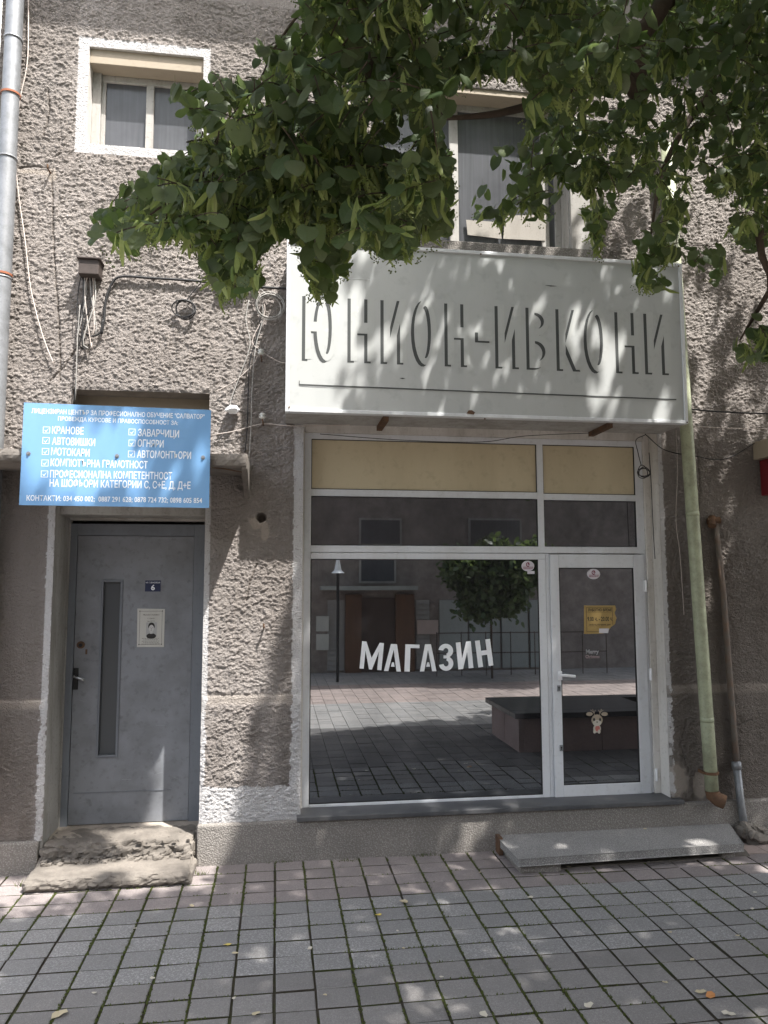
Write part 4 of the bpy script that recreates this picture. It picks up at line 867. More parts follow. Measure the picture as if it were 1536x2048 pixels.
cable('cable', 'black cable leaving the big sign to the right edge of the building', [(1378, 818, -.1), (1420, 822, -.15), (1470, 825, -.2), (1560, 828, -.25)], .006, CABLE)
cable('cable', 'pale thin cable under the black one at the right edge', [(1385, 852, -.08), (1450, 856, -.08), (1560, 858, -.08)], .003, CABLEP)
for (qx, qy), lb in (((522, 704), 'small white porcelain insulator near the cable coil left of the big sign'), ((525, 832), 'lower small white porcelain insulator beside the bottom corner of the big sign')):
    c_ = np.array(W3(qx, qy, -.06)); i_ = root('insulator', c_, lb, 'insulator')
    m = MB(); m.tube([c_+[0, 0, -.02], c_+[0, 0, -.006], c_+[0, 0, 0], c_+[0, 0, .012], c_+[0, 0, .02]], [.012, .026, .014, .024, .012], 12); m.build('porcelain_body', PORC, i_, smooth=True)
    m = MB(); m.tube([c_+[0, 0, -.02], c_+[.004, .0, -.05], c_+[.004, .07, -.055]], .005, 6); m.build('hook', RUSTY, i_)
fb = rough_block(*[W(450, 830, -.05)[0], W(482, 830, -.05)[0]], -.09, 0, W(465, 828, -.05)[1], W(465, 812, -.05)[1], .008, .02, 31).build('foam_blob', WHITE); tag(fb, 'lump of white mounting foam stuck on the wall left of the lower insulator', 'foam')
for (qx, qy), lb in (((528, 1255), 'bent iron hook in the plaster between the door and the shop'), ((100, 345), 'rusty iron stub in the old cement patch on the upper left wall')):
    c_ = np.array(W3(qx, qy, -.01)); m = MB(); m.tube([c_+[0, .02, 0], c_+[0, -.05, 0], c_+[0, -.055, .005], c_+[-.002, -.055, .03]], .006, 6); o = m.build('wall_hook', RUSTY); tag(o, lb, 'hook')
# piece of the next shop's sign at the right edge
rs = root('neighbour_sign', W3(1530, 930, -.2), 'edge of a red sign under a beige canopy end at the far right', 'sign')
a_ = (W(1522, 985, -.02)[0], W(1522, 985, -.22)[1]); b_ = W(1522, 912, -.22); m = MB(); m.box(a_[0], a_[0]+1.2, -.22, -.02, a_[1], b_[1]); m.build('red_board', REDP, rs, .004)
a_ = (W(1506, 910, -.01)[0], W(1506, 910, -.25)[1]); b_ = W(1506, 872, -.25); m = MB(); m.box(a_[0], a_[0]+1.3, -.25, -.01, a_[1]+.004, b_[1]); m.build('beige_cap', BEIGE2, rs, .005)

# ------------------------------------------------------------------ neighbour house on the left
nb = root('neighbour_house', (-5.5, 2.2, 0), 'pale plastered house set back beyond the left corner', 'building')
MB().box(-12, -2.4, 2.2, 9, 0, 9.2).build('wall', worn('pale_house_wall', (.55, .54, .50), (.4, .38, .35), .4, 2, .9), nb)
MB().box(-12.2, -2.35, 1.9, 9, 9.2, 9.4).build('roof_edge', RUSTY, nb)

# ------------------------------------------------------------------ across the street (seen in the glass)
OY = -10.3
oh = root('opposite_house', (4, OY, 0), 'brown roughcast house across the street seen mirrored in the shop glass', 'building')
OW = mat_concrete('opposite_plaster', (.28, .24, .22), (.17, .145, .13)); WOOD = worn('brown_wood', (.13, .065, .035), (.07, .035, .02), .5, 5, .5); WOODD = worn('dark_brown_door', (.07, .045, .035), (.04, .03, .025), .5, 5, .5)
SIDING = worn('grey_siding', (.28, .27, .26), (.2, .19, .18), .4, 3, .7); GPAN = worn('pale_metal_panel', (.30, .32, .31), (.22, .23, .22), .4, 3, .6)
MB().box(-9, 14, OY-6, OY, 0, 5.0).build('wall', OW, oh); MB().box(-9.3, 14.3, OY-6, OY+.35, 5.0, 5.2).build('roof', RUSTY, oh)
def ob_(name, mat, p0, p1, d=.06, z0=None, n=1):
    (xa, za), (xb, zb_) = WR(*p0, OY), WR(*p1, OY); za, zb_ = max(za, zb_), min(za, zb_)
    if z0 is not None: zb_ = z0
    return MB().box(min(xa, xb), max(xa, xb), OY+.002, OY+d, zb_, za).build(name, mat, oh)
ob_('door_surround', WOOD, (690, 1188), (722, 1345), .10, 0); ob_('door_surround', WOOD, (790, 1188), (828, 1345), .10, 0); ob_('door', WOODD, (722.5, 1195), (789.5, 1345), .05, 0)
ob_('porch_roof', GPAN, (640, 1172), (826, 1179), .6)
for a_, b_ in (((722, 1120), (788, 1162)), ((722, 1040), (800, 1088)), ((940, 1040), (1040, 1090))):
    f_ = ob_('window', WPAINT2, (a_[0]-4, a_[1]-4), (b_[0]+4, b_[1]+4), .04)
    (xa, za), (xb, zb_) = WR(*a_, OY), WR(*b_, OY); MB().box(xa, xb, OY+.041, OY+.05, zb_, za).build('pane', NETG, f_)
x_a, _ = WR(655, 1200, OY); x_b, _ = WR(689, 1200, OY); x_c, _ = WR(831, 1200, OY); x_d, _ = WR(858, 1200, OY); _, z_t = WR(655, 1195, OY)
for (p_, q_) in ((x_a, x_b), (x_c, x_d)):
    z = .05
    while z < z_t-.05: MB().hexa([(p_, OY+.04, z), (q_, OY+.04, z), (q_, OY+.002, z), (p_, OY+.002, z), (p_, OY+.02, z+.10), (q_, OY+.02, z+.10), (q_, OY+.002, z+.10), (p_, OY+.002, z+.10)]).build('siding_board', SIDING, oh); z += .105
for p0, p1 in (((878, 1200), (936, 1340)), ((938, 1200), (1000, 1340)), ((1002, 1200), (1056, 1340)), ((1058, 1200), (1110, 1340))): ob_('metal_panel', GPAN, p0, p1, .05, .05)
ob_('poster', plain('street_poster', (.45, .36, .33), .7), (833, 1240), (875, 1268), .07)
for p0, p1 in (((632, 1232), (657, 1262)), ((632, 1268), (657, 1300))): ob_('notice_board', plain('notice_white', (.5, .5, .47), .7), p0, p1, .07)
x_, z_ = WR(676, 1146, OY+1.5); lp = root('street_lamp', (x_, OY+1.5, 0), 'street lamp with a white disc shade across the street, seen in the glass', 'street lamp')
m = MB(); m.tube([(x_, OY+1.5, 0), (x_, OY+1.5, z_+.3)], .03, 8); m.build('post', BLACK, lp); m = MB(); m.tube([(x_, OY+1.5, z_), (x_, OY+1.5, z_+.05), (x_, OY+1.5, z_+.25)], [.13, .07, .03], 16); m.build('shade', WHITE, lp)
rl = root('street_railing', (4, OY+.9, 0), 'low black iron railing in front of the pale panels across the street', 'railing')
for z in (.85, .45): MB().tube([(3.2, OY+.9, z), (6.8, OY+.9, z)], .010, 6).build('rail', WOODD, rl)
for i in range(8): MB().tube([(3.2+i*.514, OY+.9, 0), (3.2+i*.514, OY+.9, .87)], .010, 6).build('post', WOODD, rl)
# granite planter
pl = root('granite_planter', (4.4, -3.6, 0), 'pink granite planter with black coping around the tree', 'planter')
GRAN = mat_aggregate('pink_granite', (.33, .24, .22), (.45, .36, .33), 160); COPE = worn('black_coping', (.02, .02, .022), (.05, .05, .05), .3, 5, .35)
for i in range(5): MB().box(2.72+i*.9, 3.612+i*.9, -2.62, -2.56, 0, .37).build('granite_slab', GRAN, pl)
for i in range(2): MB().box(2.66, 2.72, -3.62+i*.53-.0, -3.10+i*.53, 0, .37).build('granite_slab', GRAN, pl)
m = MB(); m.box(2.72, 7.2, -3.62, -3.56, 0, .37); m.box(2.72, 7.2, -3.56, -2.62, 0, .30); m.build('soil_bed', OLDP, pl); 
m = MB(); m.box(2.60, 7.25, -2.70, -2.50, .37, .43); m.box(2.60, 4.30, -3.50, -2.70, .37, .43); m.box(2.60, 7.25, -3.70, -3.50, .37, .43); m.build('coping', COPE, pl, .006)

# ------------------------------------------------------------------ fallen leaves and scraps on the ground
LIT = [(118, 2030, 22), (808, 1805, 18), (1060, 1795, 11), (455, 1890, 12), (1177, 2012, 17), (967, 2030, 16), (1422, 1992, 16), (1402, 1985, 14), (1457, 2028, 14), (512, 2028, 12), (470, 1907, 9), (620, 1897, 10), (305, 1957, 10), (1330, 1965, 7), (383, 1812, 9),
       (795, 1862, 5), (807, 1897, 5), (1290, 1658, 8), (1340, 1865, 7), (1505, 1818, 8), (1510, 1785, 9), (960, 1745, 5), (757, 1830, 10), (467, 1997, 8), (270, 1857, 5), (1297, 1724, 7), (1138, 1734, 10), (883, 1954, 7), (1475, 1872, 8), (1384, 1920, 7), (650, 1990, 6), (188, 1986, 8)]
LM = [plain('dry_leaf_%s' % n_, c_, .8) for n_, c_ in (('straw', (.42, .36, .24)), ('pale', (.50, .46, .38)), ('orange', (.45, .20, .07)), ('yellow', (.55, .42, .10)))]
rr = random.Random(12)
LL = ['large curled dry leaf scrap in the lower left corner of the paving', 'crumpled straw leaf on the upper pavers below the shop window', 'folded dry leaf just below the left end of the shop step', 'yellow leaf scrap on the speckled pavers left of the middle', 'broad pale leaf scrap at the bottom edge, right of the middle',
 'flat pale leaf scrap at the bottom edge, just right of the middle', 'bright orange dry leaf in the lower right of the paving', 'pale leaf scrap touching the bright orange leaf', 'pale leaf scrap in the lower right corner below the orange leaf', 'pale leaf scrap at the bottom edge, left of the middle',
 'pale round scrap just below the yellow leaf scrap', 'small pale scrap on the speckled pavers below the grey plinth middle', 'small scrap on the last speckled row in the left third', 'small scrap left of and above the orange leaf', 'small straw scrap on the last pink row right of the door step',
 'tiny white scrap in the middle of the speckled pavers, upper of two', 'tiny white scrap in the middle of the speckled pavers, lower of two', 'dry leaf scrap lying on top of the terrazzo shop step', 'small scrap on the speckled pavers below the right half of the shop step', 'small scrap on the speckled pavers near the right edge, lower of two',
 'small scrap on the speckled pavers near the right edge, upper of two', 'tiny scrap on the pink pavers left of the shop step', 'small yellowish scrap beside the crumpled straw leaf', 'pale narrow scrap on the first plain grey row, left of the middle', 'tiny scrap on the speckled pavers in the left third',
 'dry scrap in the shadow under the right end of the shop step', 'dry scrap in the shadow under the middle of the shop step', 'tiny reddish scrap on the plain grey pavers right of the middle', 'small scrap on the grey pavers close to the right edge', 'small scrap above and left of the orange leaf on the last speckled row', 'tiny scrap in the joint at the bottom middle', 'small scrap on the grey pavers above the lower left corner leaf']
for i, (qx, qy, sz_) in enumerate(LIT):
    z = .108 if (qx, qy) == (1290, 1658) else .006
    x, y = G(qx, qy, z); s_ = sz_*.5*.0029*(1+.0)*rr.uniform(.9, 1.2); a = rr.uniform(0, 6.28); m = MB(); V = []
    n_ = 8
    for j in range(n_):
        t_ = 2*math.pi*j/n_; r_ = s_*(1+.25*math.cos(2*t_)+rr.uniform(-.18, .18)); V.append((x+r_*math.cos(t_+a), y+.8*r_*math.sin(t_+a), z+.001+rr.uniform(0, .35)*s_))
    V.append((x, y, z+.002+.1*s_)); m.add(V, [(j, (j+1) % n_, n_) for j in range(n_)])
    m.add([(p[0], p[1], p[2]-.0008) for p in V], [((j+1) % n_, j, n_) for j in range(n_)])
    col_ = 2 if (qx, qy) == (1422, 1992) else 3 if (qx, qy) in ((455, 1890), (757, 1830)) else rr.choice([0, 0, 1, 1])
    o = m.build('fallen_leaf', LM[col_])
    tag(o, LL[i], 'fallen leaf', 'dry leaf scraps on the paving')

# ------------------------------------------------------------------ the lime tree
TR = root('lime_tree', (4.9, -3.1, .3), 'large lime tree with hanging leafy branches and pale bracts over the shop front', 'tree')
trunk = [(4.9, -3.1, .3), (4.88, -3.1, 1.5), (4.8, -3.15, 2.8), (4.75, -3.2, 4.2), (4.6, -3.3, 6.2), (4.5, -3.3, 8.5)]
MB().tube(smooth_path(trunk, 4), .17, 14, r1=.07).build('trunk', BARK, TR, smooth=True)
def PD(x, y, d): return np.array([0, -D, H])+ray(x, y)/FPX*d
LIMBS = [([(4.75, -3.2, 4.0), PD(1560, -60, 3.3), PD(1290, 60, 3.3), PD(1283, 190, 3.35), PD(1235, 152, 3.3), PD(1130, 190, 3.2), PD(1000, 226, 3.1), PD(872, 238, 3.05)], .055, .008),
         ([(4.75, -3.2, 4.2), PD(1500, -300, 3.0), PD(1050, -120, 2.7), PD(760, 40, 2.6), PD(600, 180, 2.6), PD(430, 330, 2.6), PD(300, 430, 2.55)], .028, .003),
         ([(4.8, -3.2, 3.6), PD(1620, 60, 3.8), PD(1430, 180, 3.8), PD(1330, 330, 3.8), PD(1300, 480, 3.8)], .04, .005),
         ([(4.8, -3.2, 3.3), PD(1640, 420, 3.4), PD(1540, 580, 3.4), PD(1480, 680, 3.4)], .03, .004),
         ([PD(1050, -120, 2.7), PD(820, -90, 2.8), PD(640, -10, 3.0), PD(560, 80, 3.0), PD(520, 160, 3.0)], .012, .003),
         ([PD(760, 40, 2.6), PD(720, 220, 2.7), PD(690, 380, 2.75), PD(660, 500, 2.8)], .014, .003),
         ([(4.6, -3.3, 6.0), (2.5, -3.8, 6.8), (0, -4.2, 7.0), (-1.8, -4.0, 6.8)], .07, .015), ([(4.6, -3.3, 5.6), (3, -5.4, 6.4), (1, -7, 6.8)], .06, .015), ([(4.75, -3.2, 4.6), (3.4, -1.8, 5.8), (2.2, -1.4, 6.4)], .05, .012), ([(4.6, -3.3, 6.0), (6.5, -3.6, 7.4), (7.6, -4, 7.8)], .06, .015)]
for pts, r0, r1 in LIMBS: MB().tube(smooth_path(pts, 5), r0, 8, r1=r1).build('branch', BARK, TR, smooth=True)

# which surfaces are in the sun: the crown is open along those rays
def shade_wanted(P):
    gx = P[:, 0]-P[:, 2]*(SUN[0]/SUN[2]); gy = P[:, 1]-P[:, 2]*(SUN[1]/SUN[2])
    wz = gy*SUN[2]; wx = gx+SUN[0]/SUN[2]*wz          # where the ray meets the front wall (only if wz>0)
    onwall = wz > 0; n = vn(gx/.16+3, gy/.10, 31)*.6+vn(gx/.06, gy/.045, 32)*.4
    n2 = vn(gx/.30+3, gy/.30, 33)*.6+vn(gx/.10, gy/.10, 34)*.4
    p = np.ones(len(P))
    # ground
    g = ~onwall
    lit = g & (gx < -1.12+.35*(n2-.5)) & (gy > -.62+.3*(n2-.5)) & (gy < -.06)
    p[lit] = 0
    p[g & (gx > -1.1) & (gx < -.35) & (gy > -.45) & (n2 > .43)] = 0
    p[g & (gx > .2) & (gx < 1.6) & (gy > -.22) & (n2 > .60)] = 0
    p[g & (n2 > .76) & (gy > -2.6)] = 0
    edge_ = -3.75-.42*(gx-.2)+.9*(n2-.5)
    p[g & (gy < edge_)] = .0
    p[g & (gx < -3.2)] = 0
    # wall
    w_ = onwall
    sxx = wx+SUN[0]*.4; szz = wz+SUN[2]*.4
    onsign = w_ & (sxx > .04) & (sxx < 2.89) & (szz > 2.98) & (szz < 4.17)
    upper = w_ & (wz >= 2.2) & (wx < .4) & ~onsign; p[upper] = 0
    p[w_ & (wx < -1.62) & (wz > 1.45) & ~onsign] = 0
    pil = w_ & (wz < 2.2) & (wx > -1.05) & (wx < .22)
    cut = np.interp(wz, [0, .25, .75, 1.08, 1.35, 1.8, 2.0], [-.33, -.27, -.17, -.10, .04, .08, .10])+.05*(n-.5)
    p[pil & (wx < cut)] = 0; p[pil & (wx >= cut) & (n > .55) & (wz > 1.0)] = 0
    p[pil & (wx < -.63) & (wz > .8)] = 1
    p[w_ & (wx > 1.80) & (wx < 2.10) & (wz > 1.05) & (wz < 1.75) & (np.abs(wx-1.80-(wz-1.05)*.36) < .05)] = 0
    p[w_ & (wx > 1.0) & (wx < 1.7) & (wz < .28) & (n > .52)] = 0
    p[w_ & (wx > 2.9) & (wz > 2.9) & ~onsign & (n > .50)] = 0
    p[w_ & (wx > .4) & (wx <= 2.9) & (wz > 4.3) & (n > .45)] = 0
    s = onsign
    p[s & (sxx < .34)] = 0
    p[s & (sxx >= .34) & (sxx < .75) & (n > .44)] = 0
    p[s & (sxx >= .75) & (sxx < 1.7) & (n > .71)] = 0
    p[s & (sxx >= 1.7) & (szz < 3.85) & (n > .58)] = 0
    # the blue board: soft streaks on its right part
    bx_ = wx+SUN[0]*.5; bz_ = wz+SUN[2]*.5; bl = (bx_ > -1.56) & (bx_ < -.43) & (bz_ > 2.33) & (bz_ < 2.97)
    p[bl & (bx_ < -.85)] = 0; p[bl & (bx_ >= -.85) & (n < .42)] = 1; p[bl & (bx_ >= -.85) & (n >= .42)] = 0
    return p
FOL = [(560, -260), (590, 40), (540, 70), (480, 105), (440, 150), (400, 165), (342, 190), (345, 232), (392, 245), (370, 290), (330, 300), (290, 345), (250, 370), (205, 400), (180, 440), (165, 480), (180, 500), (240, 480), (300, 475), (350, 470), (385, 495), (425, 525), (440, 590), (470, 575), (515, 590), (500, 520), (560, 460), (600, 490), (610, 560), (650, 580), (680, 560), (690, 500), (740, 480), (800, 500), (850, 490), (870, 465), (922, 445), (910, 370), (900, 300), (890, 240), (880, 175), (960, 160), (1040, 165), (1050, 210), (1035, 265), (1000, 300), (975, 350), (930, 385), (935, 440), (1000, 452), (1050, 440), (1110, 440), (1130, 380), (1150, 410), (1165, 475), (1190, 500), (1215, 440), (1240, 385), (1290, 390), (1278, 450), (1265, 550), (1300, 575), (1350, 580), (1362, 520), (1400, 535), (1440, 555), (1470, 540), (1490, 505), (1540, 495), (1800, 560), (1800, -260)]
FOL2 = [(1458, 640), (1490, 600), (1545, 590), (1800, 600), (1800, 760), (1545, 700), (1500, 735), (1470, 720)]
GAPS = [[(1365, 375), (1400, 360), (1440, 380), (1460, 440), (1430, 480), (1385, 430)], [(1205, 470), (1270, 385), (1262, 460), (1215, 500)], [(960, 40), (1000, 50), (1010, 85), (965, 75)]]
def fol_ok(x, y): 
    x, y = np.asarray(x, float), np.asarray(y, float); x = x+46*(vn(x/34, y/34, 51)-.5); y = y+56*(vn(x/30+9, y/36, 52)-.5)
    r = inpoly(x, y, FOL) | inpoly(x, y, FOL2)
    for g in GAPS: r &= ~inpoly(x, y, g)
    return r
def leaf_template(full=True):
    if full:
        R_ = [(.05, .02), (.30, -.09), (.49, .06), (.54, .33), (.45, .62), (.22, .86)]
        mid_ = [(0, .04), (0, .22), (0, .48), (0, .74), (0, 1.0)]
    else:
        R_ = [(.30, -.05), (.50, .28), (.30, .74)]; mid_ = [(0, .03), (0, .45), (0, 1.0)]
    f = lambda x, y: -.18*x*x*1.6-.22*(y-.4)**2+.10*abs(x)
    V = [(x, y, f(x, y)) for x, y in mid_]; nm = len(mid_)
    V += [(x, y, f(x, y)-.03) for x, y in R_]; V += [(-x, y, f(x, y)-.03) for x, y in R_]; nr = len(R_); F = []
    for s_ in (0, 1):
        o = nm+s_*nr
        if full: T = [(0, o, o+1), (0, o+1, 1), (1, o+1, o+2), (1, o+2, 2), (2, o+2, o+3), (2, o+3, 3), (3, o+3, o+4), (3, o+4, o+5), (3, o+5, 4)]
        else: T = [(0, o, o+1), (0, o+1, 1), (1, o+1, o+2), (1, o+2, 2)]
        F += [t if s_ == 0 else t[::-1] for t in T]
    if full:
        n_ = len(V); V += [(-.012, .04, 0), (.012, .04, 0), (.008, -.45, .10), (-.008, -.45, .10)]; F += [(n_, n_+1, n_+2), (n_, n_+2, n_+3)]
    return np.array(V, float), F
def frames(tip, nrm):
    y = tip/np.linalg.norm(tip, axis=1, keepdims=True); z = nrm-(nrm*y).sum(1, keepdims=True)*y; z /= np.linalg.norm(z, axis=1, keepdims=True)+1e-9
    x = np.cross(y, z); return np.stack([x, y, z], 2)
def scatter(tmpl, P, R, size, wob=.0):
    V, F = tmpl; n = len(P); k = len(V); vv = np.broadcast_to(V, (n, k, 3)).copy(); sc = size[:, None, None]
    if wob: vv[:, :, 2] *= RNG.uniform(.2, 2.6, n)[:, None]; vv[:, :, 0] *= RNG.uniform(.82, 1.08, n)[:, None]
    W_ = np.einsum('nij,nkj->nki', R, vv*sc)+P[:, None, :]
    Fa = np.array(F); fa = (Fa[None]+(np.arange(n)*k)[:, None, None]).reshape(-1, 3); return W_.reshape(-1, 3), fa
def tri_mesh(name, co, fa, mat, tint=None, parent=None, smooth=False):
    me = bpy.data.meshes.new(name); me.vertices.add(len(co)); me.vertices.foreach_set('co', co.astype(np.float32).ravel()); nf = len(fa)
    me.loops.add(nf*3); me.loops.foreach_set('vertex_index', fa.astype(np.int32).ravel()); me.polygons.add(nf); me.polygons.foreach_set('loop_start', np.arange(0, nf*3, 3, dtype=np.int32)); me.update(calc_edges=True)
    if tint is not None: a = me.attributes.new('tint', 'FLOAT', 'POINT'); a.data.foreach_set('value', tint.astype(np.float32))
    me.materials.append(mat); return link(name, me, parent)
# twigs in view
LP = []; LT = []; LN = []; LS = []; BP = []; BT = []; BN = []; BS = []; TW = MB()
rs_ = np.random.default_rng(21)
def depth_at(x, y):
    if x < 880: return rs_.uniform(2.2, 3.3)
    if y < 190 and x < 1250: return rs_.uniform(2.3, 3.4)
    if x > 1440 and y > 560: return rs_.uniform(3.2, 3.6)
    return rs_.uniform(3.1, 4.4)
ntw = 0
while ntw < 1000:
    x, y = (rs_.uniform(170, 1640), rs_.uniform(-200, 700)) if ntw < 820 else (rs_.uniform(160, 900), rs_.uniform(300, 610))
    if not bool(fol_ok(np.array([x]), np.array([y-6]))[0]): continue
    if y < 0 and rs_.random() < .35: continue
    ntw += 1; d = depth_at(x, y); P0 = PD(x, y, d); az = rs_.uniform(0, 2*math.pi); L = rs_.uniform(.16, .34); nn = int(L/.034)
    dirv = np.array([math.cos(az)*.8-.35, math.sin(az)*.8, rs_.uniform(-.5, .25)]); dirv /= np.linalg.norm(dirv); P = P0-dirv*L*.4; pts = [P.copy()]
    for i in range(nn):
        dirv = dirv+np.array([0, 0, -.09]); dirv /= np.linalg.norm(dirv); P = P+dirv*L/nn; pts.append(P.copy())
        sd_ = np.cross(dirv, [0, 0, 1]); sd_ /= np.linalg.norm(sd_)+1e-6; sd_ *= (1 if i % 2 else -1)
        for _ in range(1 if rs_.random() < .8 else 2):
            tip = sd_*rs_.uniform(.3, .9)+dirv*rs_.uniform(.1, .6)+np.array([0, 0, -rs_.uniform(.3, 1.8)])+rs_.normal(0, .3, 3)
            nr_ = np.array([0, -rs_.uniform(0, 1.3), rs_.uniform(.2, 1.0)])+rs_.normal(0, .5, 3)+sd_*.3
            LP.append(P+sd_*.02+np.array([0, 0, -.01])); LT.append(tip); LN.append(nr_); LS.append(rs_.uniform(.040, .074)*(.92 if d > 3.1 else 1)*(.85 if x < 520 else 1))
        if rs_.random() < (.34 if y > 250 else .24):
            for _ in range(rs_.integers(2, 6)):
                BP.append(P+rs_.normal(0, .008, 3)); BT.append(np.array([0, 0, -1.0])+rs_.normal(0, .34, 3)+dirv*.3); BN.append(rs_.normal(0, 1, 3)); BS.append(rs_.uniform(.07, .115))
    q0, q1, _ = proj(np.array(pts))
    if np.all(fol_ok(q0, q1)): TW.tube(pts, .0022, 4, caps=False)
def norm_arr(a): return np.array(a, float)
LP, LT, LN, LS, BP, BT, BN, BS = map(norm_arr, (LP, LT, LN, LS, BP, BT, BN, BS))
def keep_view(P, T, s_, br=False):
    T = T/np.linalg.norm(T, axis=1, keepdims=True); c = P+T*s_[:, None]*.5; x, y, z = proj(c); x2, y2, _ = proj(P+T*s_[:, None]*.95)
    k = fol_ok(x, y) & (fol_ok(x2, y2-(20 if not br else 75)))
    gx = c[:, 0]-c[:, 2]*(SUN[0]/SUN[2]); gy = c[:, 1]-c[:, 2]*(SUN[1]/SUN[2]); wz = gy*SUN[2]; wx = gx+SUN[0]/SUN[2]*wz
    hard = (gy > 0) & (wz+SUN[2]*.5 > 2.3) & (wx+SUN[0]*.5 < -.40)
    return k & ((shade_wanted(c) > .5) | ((rs_.random(len(P)) < .65) & ~hard))
k = keep_view(LP, LT, LS); LP, LT, LN, LS = LP[k], LT[k], LN[k], LS[k]; k = keep_view(BP, BT, BS, True); BP, BT, BN, BS = BP[k], BT[k], BN[k], BS[k]
_, _, z = proj(LP); ordr = np.argsort(-(LS/z)); R = frames(LT, LN); FT = leaf_template(True)
px, py, _ = proj(LP); inv = (px > 10) & (px < 1526) & (py > 10); ordr = [i for i in ordr if inv[i]][:296]
lm = []
for s_ in range(5):
    V, F = FT; V = V.copy(); V[:, 2] *= (.3, .8, 1.3, 1.9, 2.6)[s_]; V[:, 0] *= (1, .9, 1.05, .95, .85)[s_]; me = bpy.data.meshes.new('leaf'); me.from_pydata([tuple(v) for v in V], [], F); me.materials.append(LEAF_O); me.update(); lm.append(me)
for n_, i in enumerate(ordr):
    o = bpy.data.objects.new('leaf', lm[n_ % 5]); C.objects.link(o); o.parent = TR; M4 = np.eye(4); M4[:3, :3] = R[i]*LS[i]; M4[:3, 3] = LP[i]-np.array([4.9, -3.1, .3]); o.matrix_local = Matrix(M4.tolist())
sel = np.ones(len(LP), bool); sel[ordr] = False
co, fa = scatter(FT, LP[sel], R[sel], LS[sel], 1); o = tri_mesh('foliage', co, fa, LEAF_A, np.repeat(RNG.random(sel.sum()), len(FT[0])), TR); o['kind'] = 'stuff'
# bracts: long pale strips with a stalk of small round fruits
BV = [(0, 0, 0), (.05, .15, .04), (.085, .45, .09), (.08, .75, .03), (.02, 1.0, -.10), (-.03, .98, -.10), (-.08, .72, .03), (-.08, .42, .09), (-.045, .14, .04), (0, .5, .05)]
BF = [(i, i+1, 9) for i in range(8)]+[(8, 0, 9)]
co, fa = scatter((np.array(BV), BF), BP, frames(BT, BN), BS, 1); o = tri_mesh('bracts', co, fa, BRACT, np.repeat(RNG.random(len(BP)), len(BV)), TR); o['kind'] = 'stuff'
OC = np.array([(1, 0, 0), (-1, 0, 0), (0, 1, 0), (0, -1, 0), (0, 0, 1), (0, 0, -1)], float)*.036; OF = [(0, 2, 4), (2, 1, 4), (1, 3, 4), (3, 0, 4), (2, 0, 5), (1, 2, 5), (3, 1, 5), (0, 3, 5)]
fv = []; ff = []
for c_ in ((.28, .92, .1), (.36, .80, .0), (.20, 1.02, .05), (.30, .98, -.08), (.40, .92, .06)):
    n_ = len(fv); fv += [tuple(v+np.array(c_)) for v in OC]; ff += [tuple(n_+a for a in t) for t in OF]
    n_ = len(fv); fv += [(.02, .45, 0), (.03, .46, 0), c_]; ff += [(n_, n_+1, n_+2)]
kf = rs_.random(len(BP)) < .8
co, fa = scatter((np.array(fv), ff), BP[kf], frames(BT, BN)[kf], BS[kf]); o = tri_mesh('fruit_clusters', co, fa, FRUIT, None, TR); o['kind'] = 'stuff'
o = TW.build('twigs', BARK, TR); o['kind'] = 'stuff'
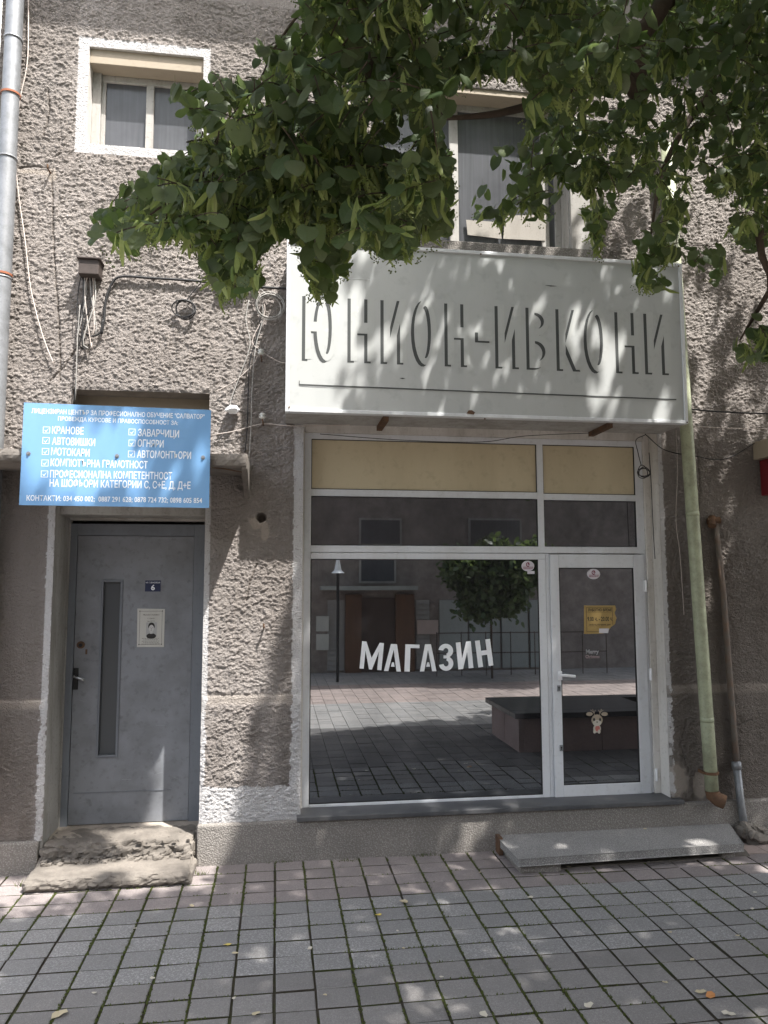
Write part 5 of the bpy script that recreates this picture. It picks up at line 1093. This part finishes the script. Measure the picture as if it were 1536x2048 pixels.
# the crown out of the picture
n_ = 300000
P = np.stack([RNG.uniform(-3.6, 8.2, n_), RNG.uniform(-9.0, -.9, n_), RNG.uniform(3.3, 8.8, n_)], 1)
e = ((P[:, 0]-2.6)/5.9)**2+((P[:, 1]+4.3)/4.2)**2+((P[:, 2]-5.6)/3.2)**2
k = (e < 1) & ((vn(P[:, 0]/.7, P[:, 1]/.7+P[:, 2]/.9, 41) > .22))
P = P[k]; k = shade_wanted(P) > .5; P = P[k]
x, y, z = proj(P); m_ = 90; infr = (z > .05) & (x > -m_) & (x < 1536+m_) & (y > -m_) & (y < 2100); ok = ~infr | (infr & (z > 3.0) & (x > 980) & (y < 150) & fol_ok(x, y+40) & fol_ok(x, y+100))
P = P[ok]
# where the leaves in view already shade the ground the crown above is thin, so that sun reaches them
def uvc(Q): return np.floor((Q[:, 0]-Q[:, 2]*(SUN[0]/SUN[2]))/.2).astype(int)+60, np.floor((Q[:, 1]-Q[:, 2]*(SUN[1]/SUN[2]))/.2).astype(int)+60
grid = np.zeros((140, 140)); a_, b_ = uvc(LP); np.add.at(grid, (a_, b_), 1)
a_, b_ = uvc(P); P = P[~((grid[np.clip(a_, 0, 139), np.clip(b_, 0, 139)] > 10) & (RNG.random(len(P)) < .48))]
P = P[:46000]; n_ = len(P); print('crown leaves', n_)
T = RNG.normal(0, .8, (n_, 3))+[0, 0, -.8]; Nn = RNG.normal(0, .5, (n_, 3))+[0, 0, 1]
QT = leaf_template(False); co, fa = scatter(QT, P, frames(T, Nn), RNG.uniform(.085, .125, n_), 1); o = tri_mesh('crown', co, fa, LEAF_A, np.repeat(RNG.random(n_), len(QT[0])), TR); o['kind'] = 'stuff'

# small round tree across the street
RT = root('round_tree', (4.3, OY+1.4, 0), 'small round-headed tree across the street, mirrored in the shop glass', 'tree')
MB().tube([(4.2, OY+1.4, 0), (4.2, OY+1.4, 1.9)], .022, 8).build('trunk', BARK, RT)
n_ = 9000; P = RNG.normal(0, 1, (n_, 3)); P = P/np.linalg.norm(P, axis=1, keepdims=True)*RNG.uniform(.55, 1, (n_, 1))*[.42, .42, .34]+np.array([(4.2, OY+1.4, 1.9), (3.7, OY+1.3, 2.1), (4.7, OY+1.5, 2.0), (4.0, OY+1.3, 1.5), (4.5, OY+1.3, 1.55), (4.3, OY+1.3, 2.35), (5.0, OY+1.5, 2.3)])[RNG.integers(0, 7, n_)]+RNG.normal(0, .08, (n_, 3))
co, fa = scatter(QT, P, frames(RNG.normal(0, 1, (n_, 3)), RNG.normal(0, 1, (n_, 3))), RNG.uniform(.09, .13, n_)); o = tri_mesh('crown', co, fa, LEAF_A, np.repeat(RNG.random(n_), len(QT[0])), RT); o['kind'] = 'stuff'
